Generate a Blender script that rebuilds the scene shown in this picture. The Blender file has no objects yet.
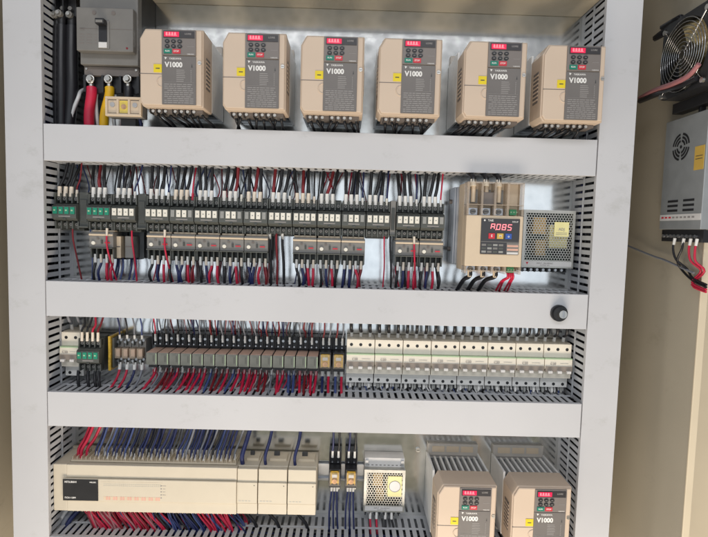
import bpy, math, random
from mathutils import Vector, Matrix
random.seed(7)
scene = bpy.context.scene
C = scene.collection

# ------------------------------------------------------------------ camera
RM = ((0.9995715798, -0.0271801263, -0.0108580650),
      (0.0263016491, 0.9968980772, -0.0741784808),
      (0.0128405646, 0.0738611162, 0.9971858680))
cam_d = bpy.data.cameras.new('camera'); cam = bpy.data.objects.new('camera', cam_d); C.objects.link(cam)
cam_d.sensor_width = 36; cam_d.lens = 530 / 708 * 36; cam_d.clip_start = 0.02; cam_d.clip_end = 50
rt = Vector((RM[0][0], RM[0][2], -RM[0][1])); up = -Vector((RM[1][0], RM[1][2], -RM[1][1]))
bk = -Vector((RM[2][0], RM[2][2], -RM[2][1]))
M4 = Matrix((rt, up, bk)).transposed().to_4x4(); M4.translation = Vector((0, -1.05, 0))
cam.matrix_world = M4
scene.camera = cam

# ------------------------------------------------------------------ world, lamps, exposure
w = bpy.data.worlds.new('World'); scene.world = w; w.use_nodes = True
nt = w.node_tree; bg = nt.nodes['Background']
tc = nt.nodes.new('ShaderNodeTexCoord'); sp = nt.nodes.new('ShaderNodeSeparateXYZ'); rp = nt.nodes.new('ShaderNodeValToRGB')
mr = nt.nodes.new('ShaderNodeMapRange'); mr.inputs['From Min'].default_value = -1; mr.inputs['From Max'].default_value = 1
nt.links.new(tc.outputs['Generated'], sp.inputs[0]); nt.links.new(sp.outputs['Z'], mr.inputs['Value'])
nt.links.new(mr.outputs[0], rp.inputs[0]); 
mx_ = nt.nodes.new('ShaderNodeMapRange'); mx_.inputs['From Min'].default_value = -1; mx_.inputs['From Max'].default_value = 1; mx_.inputs['To Min'].default_value = 1.1; mx_.inputs['To Max'].default_value = 0.40
nt.links.new(sp.outputs['X'], mx_.inputs['Value'])
vm = nt.nodes.new('ShaderNodeVectorMath'); vm.operation = 'SCALE'; nt.links.new(rp.outputs[0], vm.inputs[0]); nt.links.new(mx_.outputs[0], vm.inputs['Scale'])
nt.links.new(vm.outputs[0], bg.inputs[0])
e = rp.color_ramp.elements
e[0].position = 0.0; e[0].color = (0.42, 0.33, 0.20, 1)
e[1].position = 1.0; e[1].color = (0.16, 0.19, 0.27, 1)
for p_, c_ in ((0.30, (0.42, 0.38, 0.27, 1)), (0.37, (0.40, 0.42, 0.36, 1)), (0.43, (0.46, 0.52, 0.62, 1)), (0.50, (0.72, 0.80, 0.92, 1)), (0.60, (0.62, 0.62, 0.60, 1)), (0.72, (0.38, 0.42, 0.50, 1))):
    q_ = e.new(p_); q_.color = c_
bg.inputs[1].default_value = 0.68

def area(name, loc, target, sx, sy, power, col):
    l = bpy.data.lights.new(name, 'AREA'); l.shape = 'RECTANGLE'; l.size = sx; l.size_y = sy; l.energy = power; l.color = col
    o = bpy.data.objects.new(name, l); C.objects.link(o); o.location = loc
    o.rotation_euler = (Vector(target) - Vector(loc)).to_track_quat('-Z', 'Y').to_euler()
    return o
area('window_light', (0.0, -2.15, -0.05), (0, 0, 0), 2.7, 1.35, 9, (0.84, 0.92, 1.0))
area('ceiling_light', (0.0, -2.25, 1.55), (0.0, 0, -0.1), 2.2, 0.4, 20, (0.96, 0.97, 1.0))
area('floor_bounce', (0.15, -1.00, -1.50), (0.05, 0, -0.1), 1.2, 0.4, 23, (1.0, 0.88, 0.74))
area('side_fill', (-1.8, -1.0, -0.9), (0.3, 0, -0.3), 0.4, 0.8, 5, (1.0, 0.92, 0.82))  # added warm fill lamp from the lower left, no window known there
scene.view_settings.view_transform = 'Standard'; scene.view_settings.look = 'None'
scene.view_settings.exposure = 0.10; scene.view_settings.gamma = 1

# ------------------------------------------------------------------ helpers
def at(px, py, d):
    """world (x, z) of photo pixel px,py at distance d in front of the plate"""
    v = ((px - 354) / 530, (py - 268.5) / 530, 1)
    X = sum(RM[i][0] * v[i] for i in range(3)); Y = sum(RM[i][1] * v[i] for i in range(3)); Z = sum(RM[i][2] * v[i] for i in range(3))
    k = (1.05 - d) / Z
    return X * k, -Y * k
def at_wall(px, py, X0):
    v = ((px - 354) / 530, (py - 268.5) / 530, 1)
    X = sum(RM[i][0] * v[i] for i in range(3)); Y = sum(RM[i][1] * v[i] for i in range(3)); Z = sum(RM[i][2] * v[i] for i in range(3))
    k = X0 / X
    return 1.05 - Z * k, -Y * k        # d, z

MATS = {}
def mat(name, col, rough=0.45, metal=0.0, var=0.06, scale=40.0, bump=0.02, spec=None, emit=0.0, alpha=None, trans=0.0, coat=0.0, bscale=None):
    m = bpy.data.materials.new(name); m.use_nodes = True; n = m.node_tree.nodes; L = m.node_tree.links
    b = n['Principled BSDF']
    b.inputs['Roughness'].default_value = rough; b.inputs['Metallic'].default_value = metal
    if coat: b.inputs['Coat Weight'].default_value = coat
    if trans: b.inputs['Transmission Weight'].default_value = trans
    if alpha is not None: b.inputs['Alpha'].default_value = alpha
    t = n.new('ShaderNodeTexCoord'); nz = n.new('ShaderNodeTexNoise'); nz.inputs['Scale'].default_value = scale; nz.inputs['Detail'].default_value = 5
    L.new(t.outputs['Object'], nz.inputs['Vector'])
    r = n.new('ShaderNodeValToRGB'); r.color_ramp.elements[0].position = 0.3; r.color_ramp.elements[1].position = 0.7
    r.color_ramp.elements[0].color = (*[c * (1 - var) for c in col], 1); r.color_ramp.elements[1].color = (*[min(1, c * (1 + var)) for c in col], 1)
    L.new(nz.outputs[0], r.inputs[0]); L.new(r.outputs[0], b.inputs['Base Color'])
    rr = n.new('ShaderNodeMapRange'); rr.inputs['To Min'].default_value = max(0.03, rough - 0.08); rr.inputs['To Max'].default_value = min(1, rough + 0.08)
    L.new(nz.outputs[0], rr.inputs['Value']); L.new(rr.outputs[0], b.inputs['Roughness'])
    if bump:
        n2 = n.new('ShaderNodeTexNoise'); n2.inputs['Scale'].default_value = bscale or 900; n2.inputs['Detail'].default_value = 3
        L.new(t.outputs['Object'], n2.inputs['Vector'])
        bp = n.new('ShaderNodeBump'); bp.inputs['Strength'].default_value = bump; bp.inputs['Distance'].default_value = 0.002
        L.new(n2.outputs[0], bp.inputs['Height']); L.new(bp.outputs[0], b.inputs['Normal'])
    if emit:
        b.inputs['Emission Color'].default_value = (*col, 1); b.inputs['Emission Strength'].default_value = emit
    MATS[name] = m
    return m
mat('pvc', (0.580, 0.578, 0.590), 0.40, var=0.045, scale=4, bump=0.05, bscale=260)
mat('pvc_side', (0.57, 0.58, 0.60), 0.5, var=0.06, scale=20)
mat('painted_steel', (0.47, 0.42, 0.33), 0.5, var=0.05, scale=5, bump=0.08, bscale=500)
mat('edge_paint', (0.70, 0.60, 0.44), 0.45, var=0.04, scale=8)
mat('drive_beige', (0.64, 0.505, 0.385), 0.5, var=0.03, scale=15, bump=0.05)
mat('vent_beige', (0.55, 0.50, 0.44), 0.5)
mat('fin_light', (0.78, 0.77, 0.75), 0.35, 0.1)
mat('drive_dark', (0.17, 0.145, 0.13), 0.5)
mat('panel_grey', (0.20, 0.175, 0.16), 0.42, var=0.04)
mat('panel_low', (0.165, 0.15, 0.14), 0.42, var=0.04)
mat('keypad_dark', (0.045, 0.042, 0.045), 0.3)
mat('button_dark', (0.018, 0.018, 0.02), 0.4)
mat('led_red', (0.75, 0.02, 0.08), 0.25, emit=0.35)
mat('led_digit', (1.0, 0.22, 0.25), 0.3, emit=1.0)
mat('run_green', (0.0, 0.20, 0.13), 0.4)
mat('stop_red', (0.62, 0.03, 0.05), 0.4)
mat('yellow', (0.80, 0.62, 0.01), 0.45)
mat('print_white', (0.82, 0.80, 0.76), 0.5)
mat('print_grey', (0.31, 0.29, 0.275), 0.5)
mat('print_dark', (0.05, 0.05, 0.05), 0.5)
mat('screw', (0.62, 0.60, 0.56), 0.3, 1.0)
mat('alu', (0.50, 0.51, 0.53), 0.38, 1.0, var=0.1)
mat('fin', (0.30, 0.31, 0.33), 0.4, 1.0, var=0.1)
mat('black', (0.016, 0.016, 0.018), 0.42)
mat('black_wire', (0.012, 0.012, 0.015), 0.38)
mat('grey_body', (0.215, 0.205, 0.19), 0.5)
mat('breaker_grey_shaded', (0.19, 0.18, 0.165), 0.48)  # grey darkened to carry the shade over the top left corner
mat('contactor', (0.060, 0.064, 0.058), 0.48, var=0.15)
mat('contactor_mid', (0.088, 0.093, 0.084), 0.48, var=0.15)
mat('term_white', (0.82, 0.78, 0.68), 0.5)
mat('term_dim', (0.32, 0.32, 0.30), 0.5)
mat('term_green', (0.01, 0.25, 0.15), 0.45)
mat('ferrule', (0.80, 0.70, 0.58), 0.5, var=0.08)
mat('sleeve', (0.80, 0.78, 0.74), 0.5)
mat('red_wire', (0.56, 0.015, 0.055), 0.4)
mat('dkred_wire', (0.20, 0.012, 0.018), 0.4)
mat('navy_wire', (0.016, 0.024, 0.10), 0.4)
mat('blue_wire', (0.06, 0.09, 0.24), 0.4)
mat('grey_wire', (0.22, 0.23, 0.26), 0.5)
mat('white_wire', (0.75, 0.74, 0.72), 0.45)
mat('yellow_wire', (0.80, 0.46, 0.01), 0.4)
mat('pink_wire', (0.40, 0.16, 0.17), 0.5)
mat('cream', (0.80, 0.735, 0.62), 0.45, var=0.025)
mat('mcb_base_shaded', (0.74, 0.72, 0.68), 0.5)  # body cream greyed, shade of the recessed lower ends in the colour
mat('cream_dim', (0.52, 0.50, 0.44), 0.5)
mat('toggle_shade_band', (0.30, 0.25, 0.21), 0.5)  # brown stands for the band of shade above the breaker toggles
mat('cream_green', (0.42, 0.56, 0.36), 0.5)
mat('plc', (0.64, 0.57, 0.45), 0.5, var=0.02, bump=0.04)
mat('plc_shade', (0.66, 0.57, 0.43), 0.5, var=0.03)
mat('plc_pink', (0.72, 0.42, 0.32), 0.5)
mat('relay_case', (0.15, 0.155, 0.14), 0.25, var=0.15, coat=0.3)
mat('relay_top', (0.62, 0.42, 0.33), 0.35, var=0.12)
mat('gold', (0.60, 0.38, 0.05), 0.35, 0.6, var=0.3, scale=160)
mat('copper', (0.55, 0.30, 0.15), 0.35, 0.8, var=0.3, scale=200)
mat('clear', (0.62, 0.50, 0.38), 0.2, alpha=0.42, coat=0.5)
mat('clear_pc', (0.75, 0.66, 0.55), 0.12, alpha=0.10, coat=0.2)
mat('soft_beige', (0.70, 0.56, 0.40), 0.5, var=0.03)
mat('psu_metal', (0.52, 0.51, 0.47), 0.42, 0.75, var=0.1)
mat('psu_grey', (0.37, 0.385, 0.39), 0.45, 0.4, var=0.06)
mat('pcb', (0.03, 0.07, 0.05), 0.5, var=0.3)
mat('caramel', (0.50, 0.33, 0.12), 0.4, var=0.2)
mat('label_white', (0.70, 0.68, 0.66), 0.5)
mat('label_yellow', (0.80, 0.74, 0.36), 0.5)
mat('term_greenblk', (0.05, 0.28, 0.12), 0.5)
mat('blue_btn', (0.04, 0.10, 0.40), 0.4)
mat('amber', (0.65, 0.42, 0.08), 0.4)
mat('hub', (0.10, 0.09, 0.07), 0.2, 0.5)
mat('blade', (0.52, 0.44, 0.26), 0.22, 0.9, var=0.3)
mat('wire_steel', (0.50, 0.50, 0.50), 0.25, 1.0)

def wear(name, col2, scale, lo, hi):
    m = MATS[name]; n = m.node_tree.nodes; L = m.node_tree.links; b = n['Principled BSDF']
    old = b.inputs['Base Color'].links[0].from_socket
    t = n.new('ShaderNodeTexCoord'); mp_ = n.new('ShaderNodeMapping'); mp_.inputs['Scale'].default_value = (1, 1, 1.6); mp_.inputs['Rotation'].default_value = (0, 0.5, 0)
    z_ = n.new('ShaderNodeTexNoise'); z_.inputs['Scale'].default_value = scale; z_.inputs['Detail'].default_value = 9; z_.inputs['Roughness'].default_value = 0.72
    L.new(t.outputs['Object'], mp_.inputs[0]); L.new(mp_.outputs[0], z_.inputs['Vector'])
    r = n.new('ShaderNodeMapRange'); r.inputs['From Min'].default_value = lo; r.inputs['From Max'].default_value = hi; L.new(z_.outputs[0], r.inputs['Value'])
    x_ = n.new('ShaderNodeMix'); x_.data_type = 'RGBA'; L.new(r.outputs[0], x_.inputs['Factor']); L.new(old, x_.inputs[6]); x_.inputs[7].default_value = (*col2, 1); L.new(x_.outputs[2], b.inputs['Base Color'])
wear('pvc', (0.47, 0.47, 0.46), 16, 0.58, 0.78)
wear('drive_beige', (0.52, 0.41, 0.31), 30, 0.60, 0.82)
wear('plc', (0.62, 0.54, 0.41), 22, 0.60, 0.82)
wear('painted_steel', (0.36, 0.31, 0.23), 10, 0.58, 0.80)
wear('contactor', (0.11, 0.11, 0.10), 60, 0.55, 0.75)
def plate_mat():
    m = bpy.data.materials.new('galvanised'); m.use_nodes = True; n = m.node_tree.nodes; L = m.node_tree.links; b = n['Principled BSDF']
    b.inputs['Metallic'].default_value = 0.95
    t = n.new('ShaderNodeTexCoord')
    a = n.new('ShaderNodeTexNoise'); a.inputs['Scale'].default_value = 9; a.inputs['Detail'].default_value = 8; a.inputs['Roughness'].default_value = 0.6
    v = n.new('ShaderNodeTexVoronoi'); v.inputs['Scale'].default_value = 55
    for q in (a, v): L.new(t.outputs['Object'], q.inputs['Vector'])
    mx = n.new('ShaderNodeMix'); mx.data_type = 'FLOAT'; mx.inputs[0].default_value = 0.35
    L.new(a.outputs[0], mx.inputs[2]); L.new(v.outputs['Distance'], mx.inputs[3])
    r = n.new('ShaderNodeValToRGB'); r.color_ramp.elements[0].position = 0.25; r.color_ramp.elements[1].position = 0.65
    r.color_ramp.elements[0].color = (0.66, 0.67, 0.66, 1); r.color_ramp.elements[1].color = (0.84, 0.84, 0.82, 1)
    L.new(mx.outputs[0], r.inputs[0]); L.new(r.outputs[0], b.inputs['Base Color'])
    rr = n.new('ShaderNodeMapRange'); rr.inputs['To Min'].default_value = 0.10; rr.inputs['To Max'].default_value = 0.22
    L.new(mx.outputs[0], rr.inputs['Value']); L.new(rr.outputs[0], b.inputs['Roughness'])
    bp = n.new('ShaderNodeBump'); bp.inputs['Strength'].default_value = 0.09; bp.inputs['Distance'].default_value = 0.004
    n2 = n.new('ShaderNodeTexNoise'); n2.inputs['Scale'].default_value = 14; n2.inputs['Detail'].default_value = 4
    L.new(t.outputs['Object'], n2.inputs['Vector']); L.new(n2.outputs[0], bp.inputs['Height']); L.new(bp.outputs[0], b.inputs['Normal'])
    MATS['galvanised'] = m
plate_mat()

def text_geo(s, size, bold=0.0):
    cu = bpy.data.curves.new('t', 'FONT'); cu.body = s; cu.size = size; cu.align_x = 'CENTER'; cu.align_y = 'CENTER'; cu.resolution_u = 3; cu.offset = bold * size
    o = bpy.data.objects.new('t', cu); C.objects.link(o)
    bpy.context.view_layer.update()
    me = bpy.data.meshes.new_from_object(o.evaluated_get(bpy.context.evaluated_depsgraph_get()))
    vs = [v.co.copy() for v in me.vertices]; fs = [tuple(p.vertices) for p in me.polygons]
    bpy.data.objects.remove(o); bpy.data.curves.remove(cu); bpy.data.meshes.remove(me)
    return vs, fs

class MB:
    """collects geometry in (x, d, z): d is the distance towards the viewer (world y = -d)"""
    def __init__(s): s.v = []; s.f = []; s.m = []; s.mats = []; s.sm = []
    def mi(s, m):
        if m not in s.mats: s.mats.append(m)
        return s.mats.index(m)
    def add(s, vs, fs, m, smooth=False):
        o = len(s.v); s.v += [(x, -d, z) for x, d, z in vs]; k = s.mi(m)
        for f in fs: s.f.append(tuple(i + o for i in f)); s.m.append(k); s.sm.append(smooth)
    def box(s, x0, x1, z0, z1, d0, d1, m):
        vs = [(x, d, z) for d in (d0, d1) for z in (z0, z1) for x in (x0, x1)]
        s.add(vs, [(0, 2, 3, 1)[::-1], (4, 5, 7, 6)[::-1], (0, 1, 5, 4)[::-1], (2, 6, 7, 3)[::-1], (0, 4, 6, 2)[::-1], (1, 3, 7, 5)[::-1]], m)
    def prism(s, poly, d0, d1, m):
        """polygon in (x,z), counter-clockwise, extruded from d0 to d1"""
        n = len(poly); vs = [(x, d0, z) for x, z in poly] + [(x, d1, z) for x, z in poly]
        s.add(vs, [tuple(range(n))[::-1], tuple(range(n, 2 * n))] + [(i, (i + 1) % n, (i + 1) % n + n, i + n) for i in range(n)], m)
    def prism_x(s, poly, x0, x1, m):
        """profile in (d,z) extruded along x"""
        n = len(poly); vs = [(x0, d, z) for d, z in poly] + [(x1, d, z) for d, z in poly]
        s.add(vs, [tuple(range(n)), tuple(range(n, 2 * n))[::-1]] + [(i, i + n, (i + 1) % n + n, (i + 1) % n) for i in range(n)], m)
    def disc(s, x, z, r, d0, d1, m, n=14, rx=None):
        rx = rx or r
        vs = [(x + rx * math.cos(2 * math.pi * i / n), d, z + r * math.sin(2 * math.pi * i / n)) for d in (d0, d1) for i in range(n)]
        s.add(vs, [tuple(range(n, 2 * n))], m); s.add(vs, [(i, (i + 1) % n, (i + 1) % n + n, i + n) for i in range(n)], m, True)
    def cyl(s, p0, p1, r, m, n=12, r1=None):
        s.tube([p0, p1], r, m, n=n, smooth_path=False, r1=r1)
    def tube(s, pts, r, m, n=7, smooth_path=True, r1=None):
        P = [Vector(p) for p in pts]
        if smooth_path and len(P) > 2:
            Q = []
            for i in range(len(P) - 1):
                a = P[max(i - 1, 0)]; b = P[i]; c = P[i + 1]; d = P[min(i + 2, len(P) - 1)]
                for k in range(4):
                    t = k / 4
                    Q.append(0.5 * ((2 * b) + (c - a) * t + (2 * a - 5 * b + 4 * c - d) * t * t + (3 * b - a - 3 * c + d) * t ** 3))
            P = Q + [P[-1]]
        vs = []; up_ = None
        for i, p in enumerate(P):
            tg = (P[min(i + 1, len(P) - 1)] - P[max(i - 1, 0)]).normalized()
            if up_ is None: up_ = Vector((0, 1, 0)) if abs(tg.y) < 0.9 else Vector((1, 0, 0))
            sd = tg.cross(up_).normalized(); up_ = sd.cross(tg).normalized()
            rad = r if r1 is None else r + (r1 - r) * i / (len(P) - 1)
            for k in range(n):
                a = 2 * math.pi * k / n; q = p + (sd * math.cos(a) + up_ * math.sin(a)) * rad; vs.append(tuple(q))
        fs = [(i * n + k, i * n + (k + 1) % n, (i + 1) * n + (k + 1) % n, (i + 1) * n + k) for i in range(len(P) - 1) for k in range(n)]
        s.add(vs, fs, m, True); s.add(vs, [tuple(range(n))[::-1], tuple(range(len(vs) - n, len(vs)))], m)
    def torus(s, x, z, d, R, r, m, n=36, k=6, fn=None):
        vs = []
        for i in range(n):
            a = 2 * math.pi * i / n
            for j in range(k):
                b = 2 * math.pi * j / k; q = (x + (R + r * math.cos(b)) * math.cos(a), d + r * math.sin(b), z + (R + r * math.cos(b)) * math.sin(a)); vs.append(q)
        s.add(vs, [(i * k + j, ((i + 1) % n) * k + j, ((i + 1) % n) * k + (j + 1) % k, i * k + (j + 1) % k) for i in range(n) for j in range(k)], m, True)
    def text(s, st, x, z, size, d, m, sx=1.0, align='C', bold=0.02):
        vs, fs = text_geo(st, size, bold)
        if not vs: return
        off = 0
        if align == 'L': off = -min(v.x for v in vs)
        if align == 'R': off = -max(v.x for v in vs)
        s.add([(x + (v.x + off) * sx, d, z + v.y) for v in vs], fs, m)
    def build(s, name, parent=None, loc=(0, 0, 0), bevel=0.0, xf=None):
        me = bpy.data.meshes.new(name); vs = s.v
        if xf: vs = [xf(v) for v in vs]
        me.from_pydata(vs, [], s.f)
        for m in s.mats: me.materials.append(MATS[m])
        me.polygons.foreach_set('material_index', s.m); me.polygons.foreach_set('use_smooth', s.sm); me.update()
        o = bpy.data.objects.new(name, me); C.objects.link(o); o.location = loc
        if parent: o.parent = parent
        if bevel:
            b = o.modifiers.new('bevel', 'BEVEL'); b.width = bevel; b.segments = 2; b.limit_method = 'ANGLE'; b.angle_limit = math.radians(40)
        return o

def tag(o, label, cat, group=None, kind=None):
    o['label'] = label; o['category'] = cat
    if group: o['group'] = group
    if kind: o['kind'] = kind
    return o
def thing(name, label, cat, x, z, d=0.0, group=None):
    o = bpy.data.objects.new(name, None); C.objects.link(o); o.location = (x, -d, z); o.empty_display_size = 0.02
    return tag(o, label, cat, group)
def copy_tree(o, parent=None):
    c = o.copy(); C.objects.link(c)
    if parent: c.parent = parent
    for ch in list(o.children): copy_tree(ch, c)
    return c
ORD = ['zeroth', 'first', 'second', 'third', 'fourth', 'fifth', 'sixth', 'seventh', 'eighth', 'ninth', 'tenth', 'eleventh', 'twelfth', 'thirteenth', 'fourteenth', 'fifteenth',
       'sixteenth', 'seventeenth', 'eighteenth', 'nineteenth']
TENS = {20: 'twent', 30: 'thirt', 40: 'fort', 50: 'fift'}
def ordn(n):
    if n < 20: return ORD[n]
    t = n // 10 * 10; return TENS[t] + 'ieth' if n == t else TENS[t] + 'y-' + ORD[n - t]
CN = {'black_wire': 'black', 'red_wire': 'red', 'dkred_wire': 'dark red', 'navy_wire': 'navy blue', 'blue_wire': 'blue', 'grey_wire': 'grey', 'white_wire': 'white', 'yellow_wire': 'yellow', 'pink_wire': 'pinkish'}
def wire(pts, r, m, label, group, fer=None, fer_m='sleeve', fer_len=0.010, fer_r=None, name='wire', cat='wire', lug=False):
    """pts from the terminal outwards"""
    p0 = Vector(pts[0]); b = MB(); b.tube([tuple(Vector(p) - p0) for p in pts], r, m, n=6)
    o = b.build(name, loc=(p0.x, -p0.y, p0.z)); tag(o, label.replace('COL', CN[m]), cat, group)
    if fer:
        dr = (Vector(pts[1]) - p0).normalized(); f = MB()
        f.cyl(tuple(-dr * 0.002), tuple(dr * fer_len), fer_r or r * 1.5, fer_m, n=8, r1=(fer_r or r * 1.5) * 0.85)
        f.build('ferrule', o)
    return o
rnd = random.uniform

# ------------------------------------------------------------------ setting: cabinet, plate, ducts
LX0, LX1, RX0, RX1 = -0.603, -0.540, 0.4405, 0.502
cab = thing('control_cabinet', 'beige steel control cabinet enclosing the whole wired panel', 'cabinet', 0, -0.80)
b = MB(); b.box(-0.635, 0.545, 0.05, 1.50, -0.003, 0.0, 'galvanised'); b.build('mounting_plate', cab)
WX = 0.610; WE = at_wall(700, 290, WX)[0]
b = MB(); b.box(WX, WX + 0.002, -0.1, 1.6, -0.25, WE, 'painted_steel'); b.build('side_wall', cab)
b = MB(); b.box(WX - 0.001, WX + 0.012, -0.1, 1.6, WE + 0.0004, WE + 0.004, 'edge_paint'); b.build('front_flange', cab, bevel=0.001)
b = MB(); b.box(-0.742, -0.740, -0.1, 1.6, -0.25, 0.20, 'painted_steel'); b.build('side_wall', cab)
b = MB(); b.box(-0.752, -0.735, -0.1, 1.6, 0.2005, 0.204, 'edge_paint'); b.build('front_flange', cab, bevel=0.001)
b = MB(); b.box(-0.742, WX + 0.002, -0.1, 1.6, -0.254, -0.2505, 'painted_steel'); b.build('back_wall', cab)
b = MB(); b.box(-0.742, WX + 0.002, 1.60, 1.602, -0.25, 0.20, 'painted_steel'); b.build('top_wall', cab)

b = MB(); b.box(0.60, 1.3, 0, 2.0, 0, 0.02, 'edge_paint')
nb = b.build('wall', loc=(0.05, 0.15, -1.0)); nb['kind'] = 'structure'; nb['label'] = 'pale tan wall beyond the right edge of the open cabinet'; nb['category'] = 'wall'

DD = 0.10
def duct_walls(b, a0, a1, s0, s1, vertical):
    """slotted duct: runs from a0 to a1, side walls at s0 and s1 (1.5 mm thick)"""
    pitch, gap = 0.0133, 0.0052
    def bx(u0, u1, w0, w1, d0, d1):
        if vertical: b.box(w0, w1, u0, u1, d0, d1, 'pvc_side')
        else: b.box(u0, u1, w0, w1, d0, d1, 'pvc_side')
    for w0, w1 in ((s0, s0 + 0.0016), (s1 - 0.0016, s1)):
        for d0, d1 in ((0.0018, 0.012), (0.0465, 0.0520), (0.0945, 0.0990)): bx(a0, a1, w0, w1, d0, d1)
        n = int((a1 - a0) / pitch)
        for i in range(n + 1):
            u = a0 + i * pitch
            if u + pitch - gap > a1: break
            for d0, d1 in ((0.012, 0.0465), (0.0520, 0.0945)): bx(u, u + pitch - gap, w0, w1, d0, d1)
        # score line ridge
        bx(a0, a1, w0 - 0.0006, w1 + 0.0006, 0.0485, 0.0500)
    bx(a0, a1, s0, s1, 0.0002, 0.0016)
def duct(label, a0, a1, s0, s1, vertical, gap=0.0006, short=''):
    cx, cz = (s0, a0) if vertical else (a0, s0)
    t = thing('wire_duct', label, 'wire duct', cx, cz, 0, 'slotted wire ducts framing the rows')
    b = MB(); duct_walls(b, 0, a1 - a0, 0, s1 - s0, vertical); b.build('trough', t)
    b = MB(); n = 0.0011
    if vertical:
        prof = (-n, s1 - s0 + n, gap, a1 - a0 - gap)
    else:
        prof = (gap, a1 - a0 - gap, -n, s1 - s0 + n)
    x0, x1, z0, z1 = prof
    b.box(x0, x1, z0, z1, 0.0995, 0.1020, 'pvc')
    if vertical:
        b.box(x0, x0 + 0.001, z0, z1, 0.093, 0.0995, 'pvc'); b.box(x1 - 0.001, x1, z0, z1, 0.093, 0.0995, 'pvc')
    else:
        b.box(x0, x1, z0, z0 + 0.001, 0.093, 0.0995, 'pvc'); b.box(x0, x1, z1 - 0.001, z1, 0.093, 0.0995, 'pvc')
    b.build('cover', t, bevel=0.0008)
    b = MB(); L_ = a1 - a0; rr = random.Random(int(abs(s0) * 1000))
    for k in range(26):
        q = rr.uniform(0.009, s1 - s0 - 0.009); d = rr.uniform(0.012, 0.086); m = rr.choice(['black_wire'] * 6 + ['navy_wire'])
        pts = [(0.004 + (L_ - 0.008) * i / 8, min(max(d + rr.uniform(-.006, .006), 0.009), 0.090), min(max(q + rr.uniform(-.005, .005), 0.008), s1 - s0 - 0.008)) for i in range(9)]
        if vertical: pts = [(z, d_, x) for x, d_, z in pts]
        b.tube(pts, 0.0052, m, n=6)
    o = b.build('duct_wires', loc=(cx, 0, cz)); tag(o, 'packed dark wires inside the ' + label, 'wiring', 'wires packed in the ducts', 'stuff')
    if len(o['label'].split()) > 16: o['label'] = 'packed dark wires inside the ' + short
    return t
duct('tall light grey duct cover down the left side of the panel', -0.74, 0.53, LX0, LX1, True)
duct('tall light grey duct cover down the right side of the panel', -0.74, 0.53, RX0, RX1, True)
B1 = (0.1070, 0.1685); B2 = (-0.1690, -0.1078); B3 = (-0.3715, -0.3100)
zb = at(350, 514, 0)[1]
B4 = (zb - 0.062, zb)
duct('light grey horizontal duct just below the row of six beige drives', LX1 + 0.002, RX0 - 0.0025, *B1, False)
duct('light grey horizontal duct with the round black knob on it', LX1 + 0.002, RX0 - 0.0025, *B2, False)
duct('light grey horizontal duct between the breaker row and the long controller', LX1 + 0.002, RX0 - 0.0025, *B3, False)
duct('slotted horizontal duct along the bottom edge, below the long controller', LX1 + 0.002, RX0 - 0.0025, *B4, False)
zt = at(300, 8, 0)[1]
b = MB(); b.box(0, RX0 - LX1 - 0.004, 0, 0.06, 0.0006, 0.098, 'edge_paint')
tag(b.build('crossbar', loc=(LX1 + 0.002, 0, zt), bevel=0.0015), 'plain beige steel crossbar at the very top, above the drives', 'crossbar')

# knob on the second duct
kx, kz = at(558.5, 313, 0.103)
t = thing('rotary_switch', 'round black knob with a shiny metal centre on the horizontal duct', 'knob', kx, kz, 0.102)
b = MB(); b.disc(0, 0, 0.0150, 0, 0.006, 'black', 24); b.disc(0, 0, 0.0125, 0.006, 0.012, 'black', 24); b.build('collar', t, bevel=0.0008)
b = MB(); b.disc(0.0015, 0, 0.0072, 0.012, 0.019, 'screw', 20); b.box(-0.0005, 0.0035, -0.006, 0.006, 0.019, 0.0200, 'alu'); b.build('metal_cap', t, bevel=0.0006)

# DIN rails
def rail(x0, x1, z, label):
    b = MB(); L = x1 - x0
    b.box(0, L, -0.0135, 0.0135, 0.0005, 0.0015, 'alu'); b.box(0, L, -0.0145, -0.0130, 0.0015, 0.0070, 'alu'); b.box(0, L, 0.0130, 0.0145, 0.0015, 0.0070, 'alu')
    b.box(0, L, -0.0175, -0.0145, 0.0060, 0.0070, 'alu'); b.box(0, L, 0.0145, 0.0175, 0.0060, 0.0070, 'alu')
    tag(b.build('din_rail', loc=(x0, 0, z)), label, 'mounting rail', 'metal mounting rails')

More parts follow.
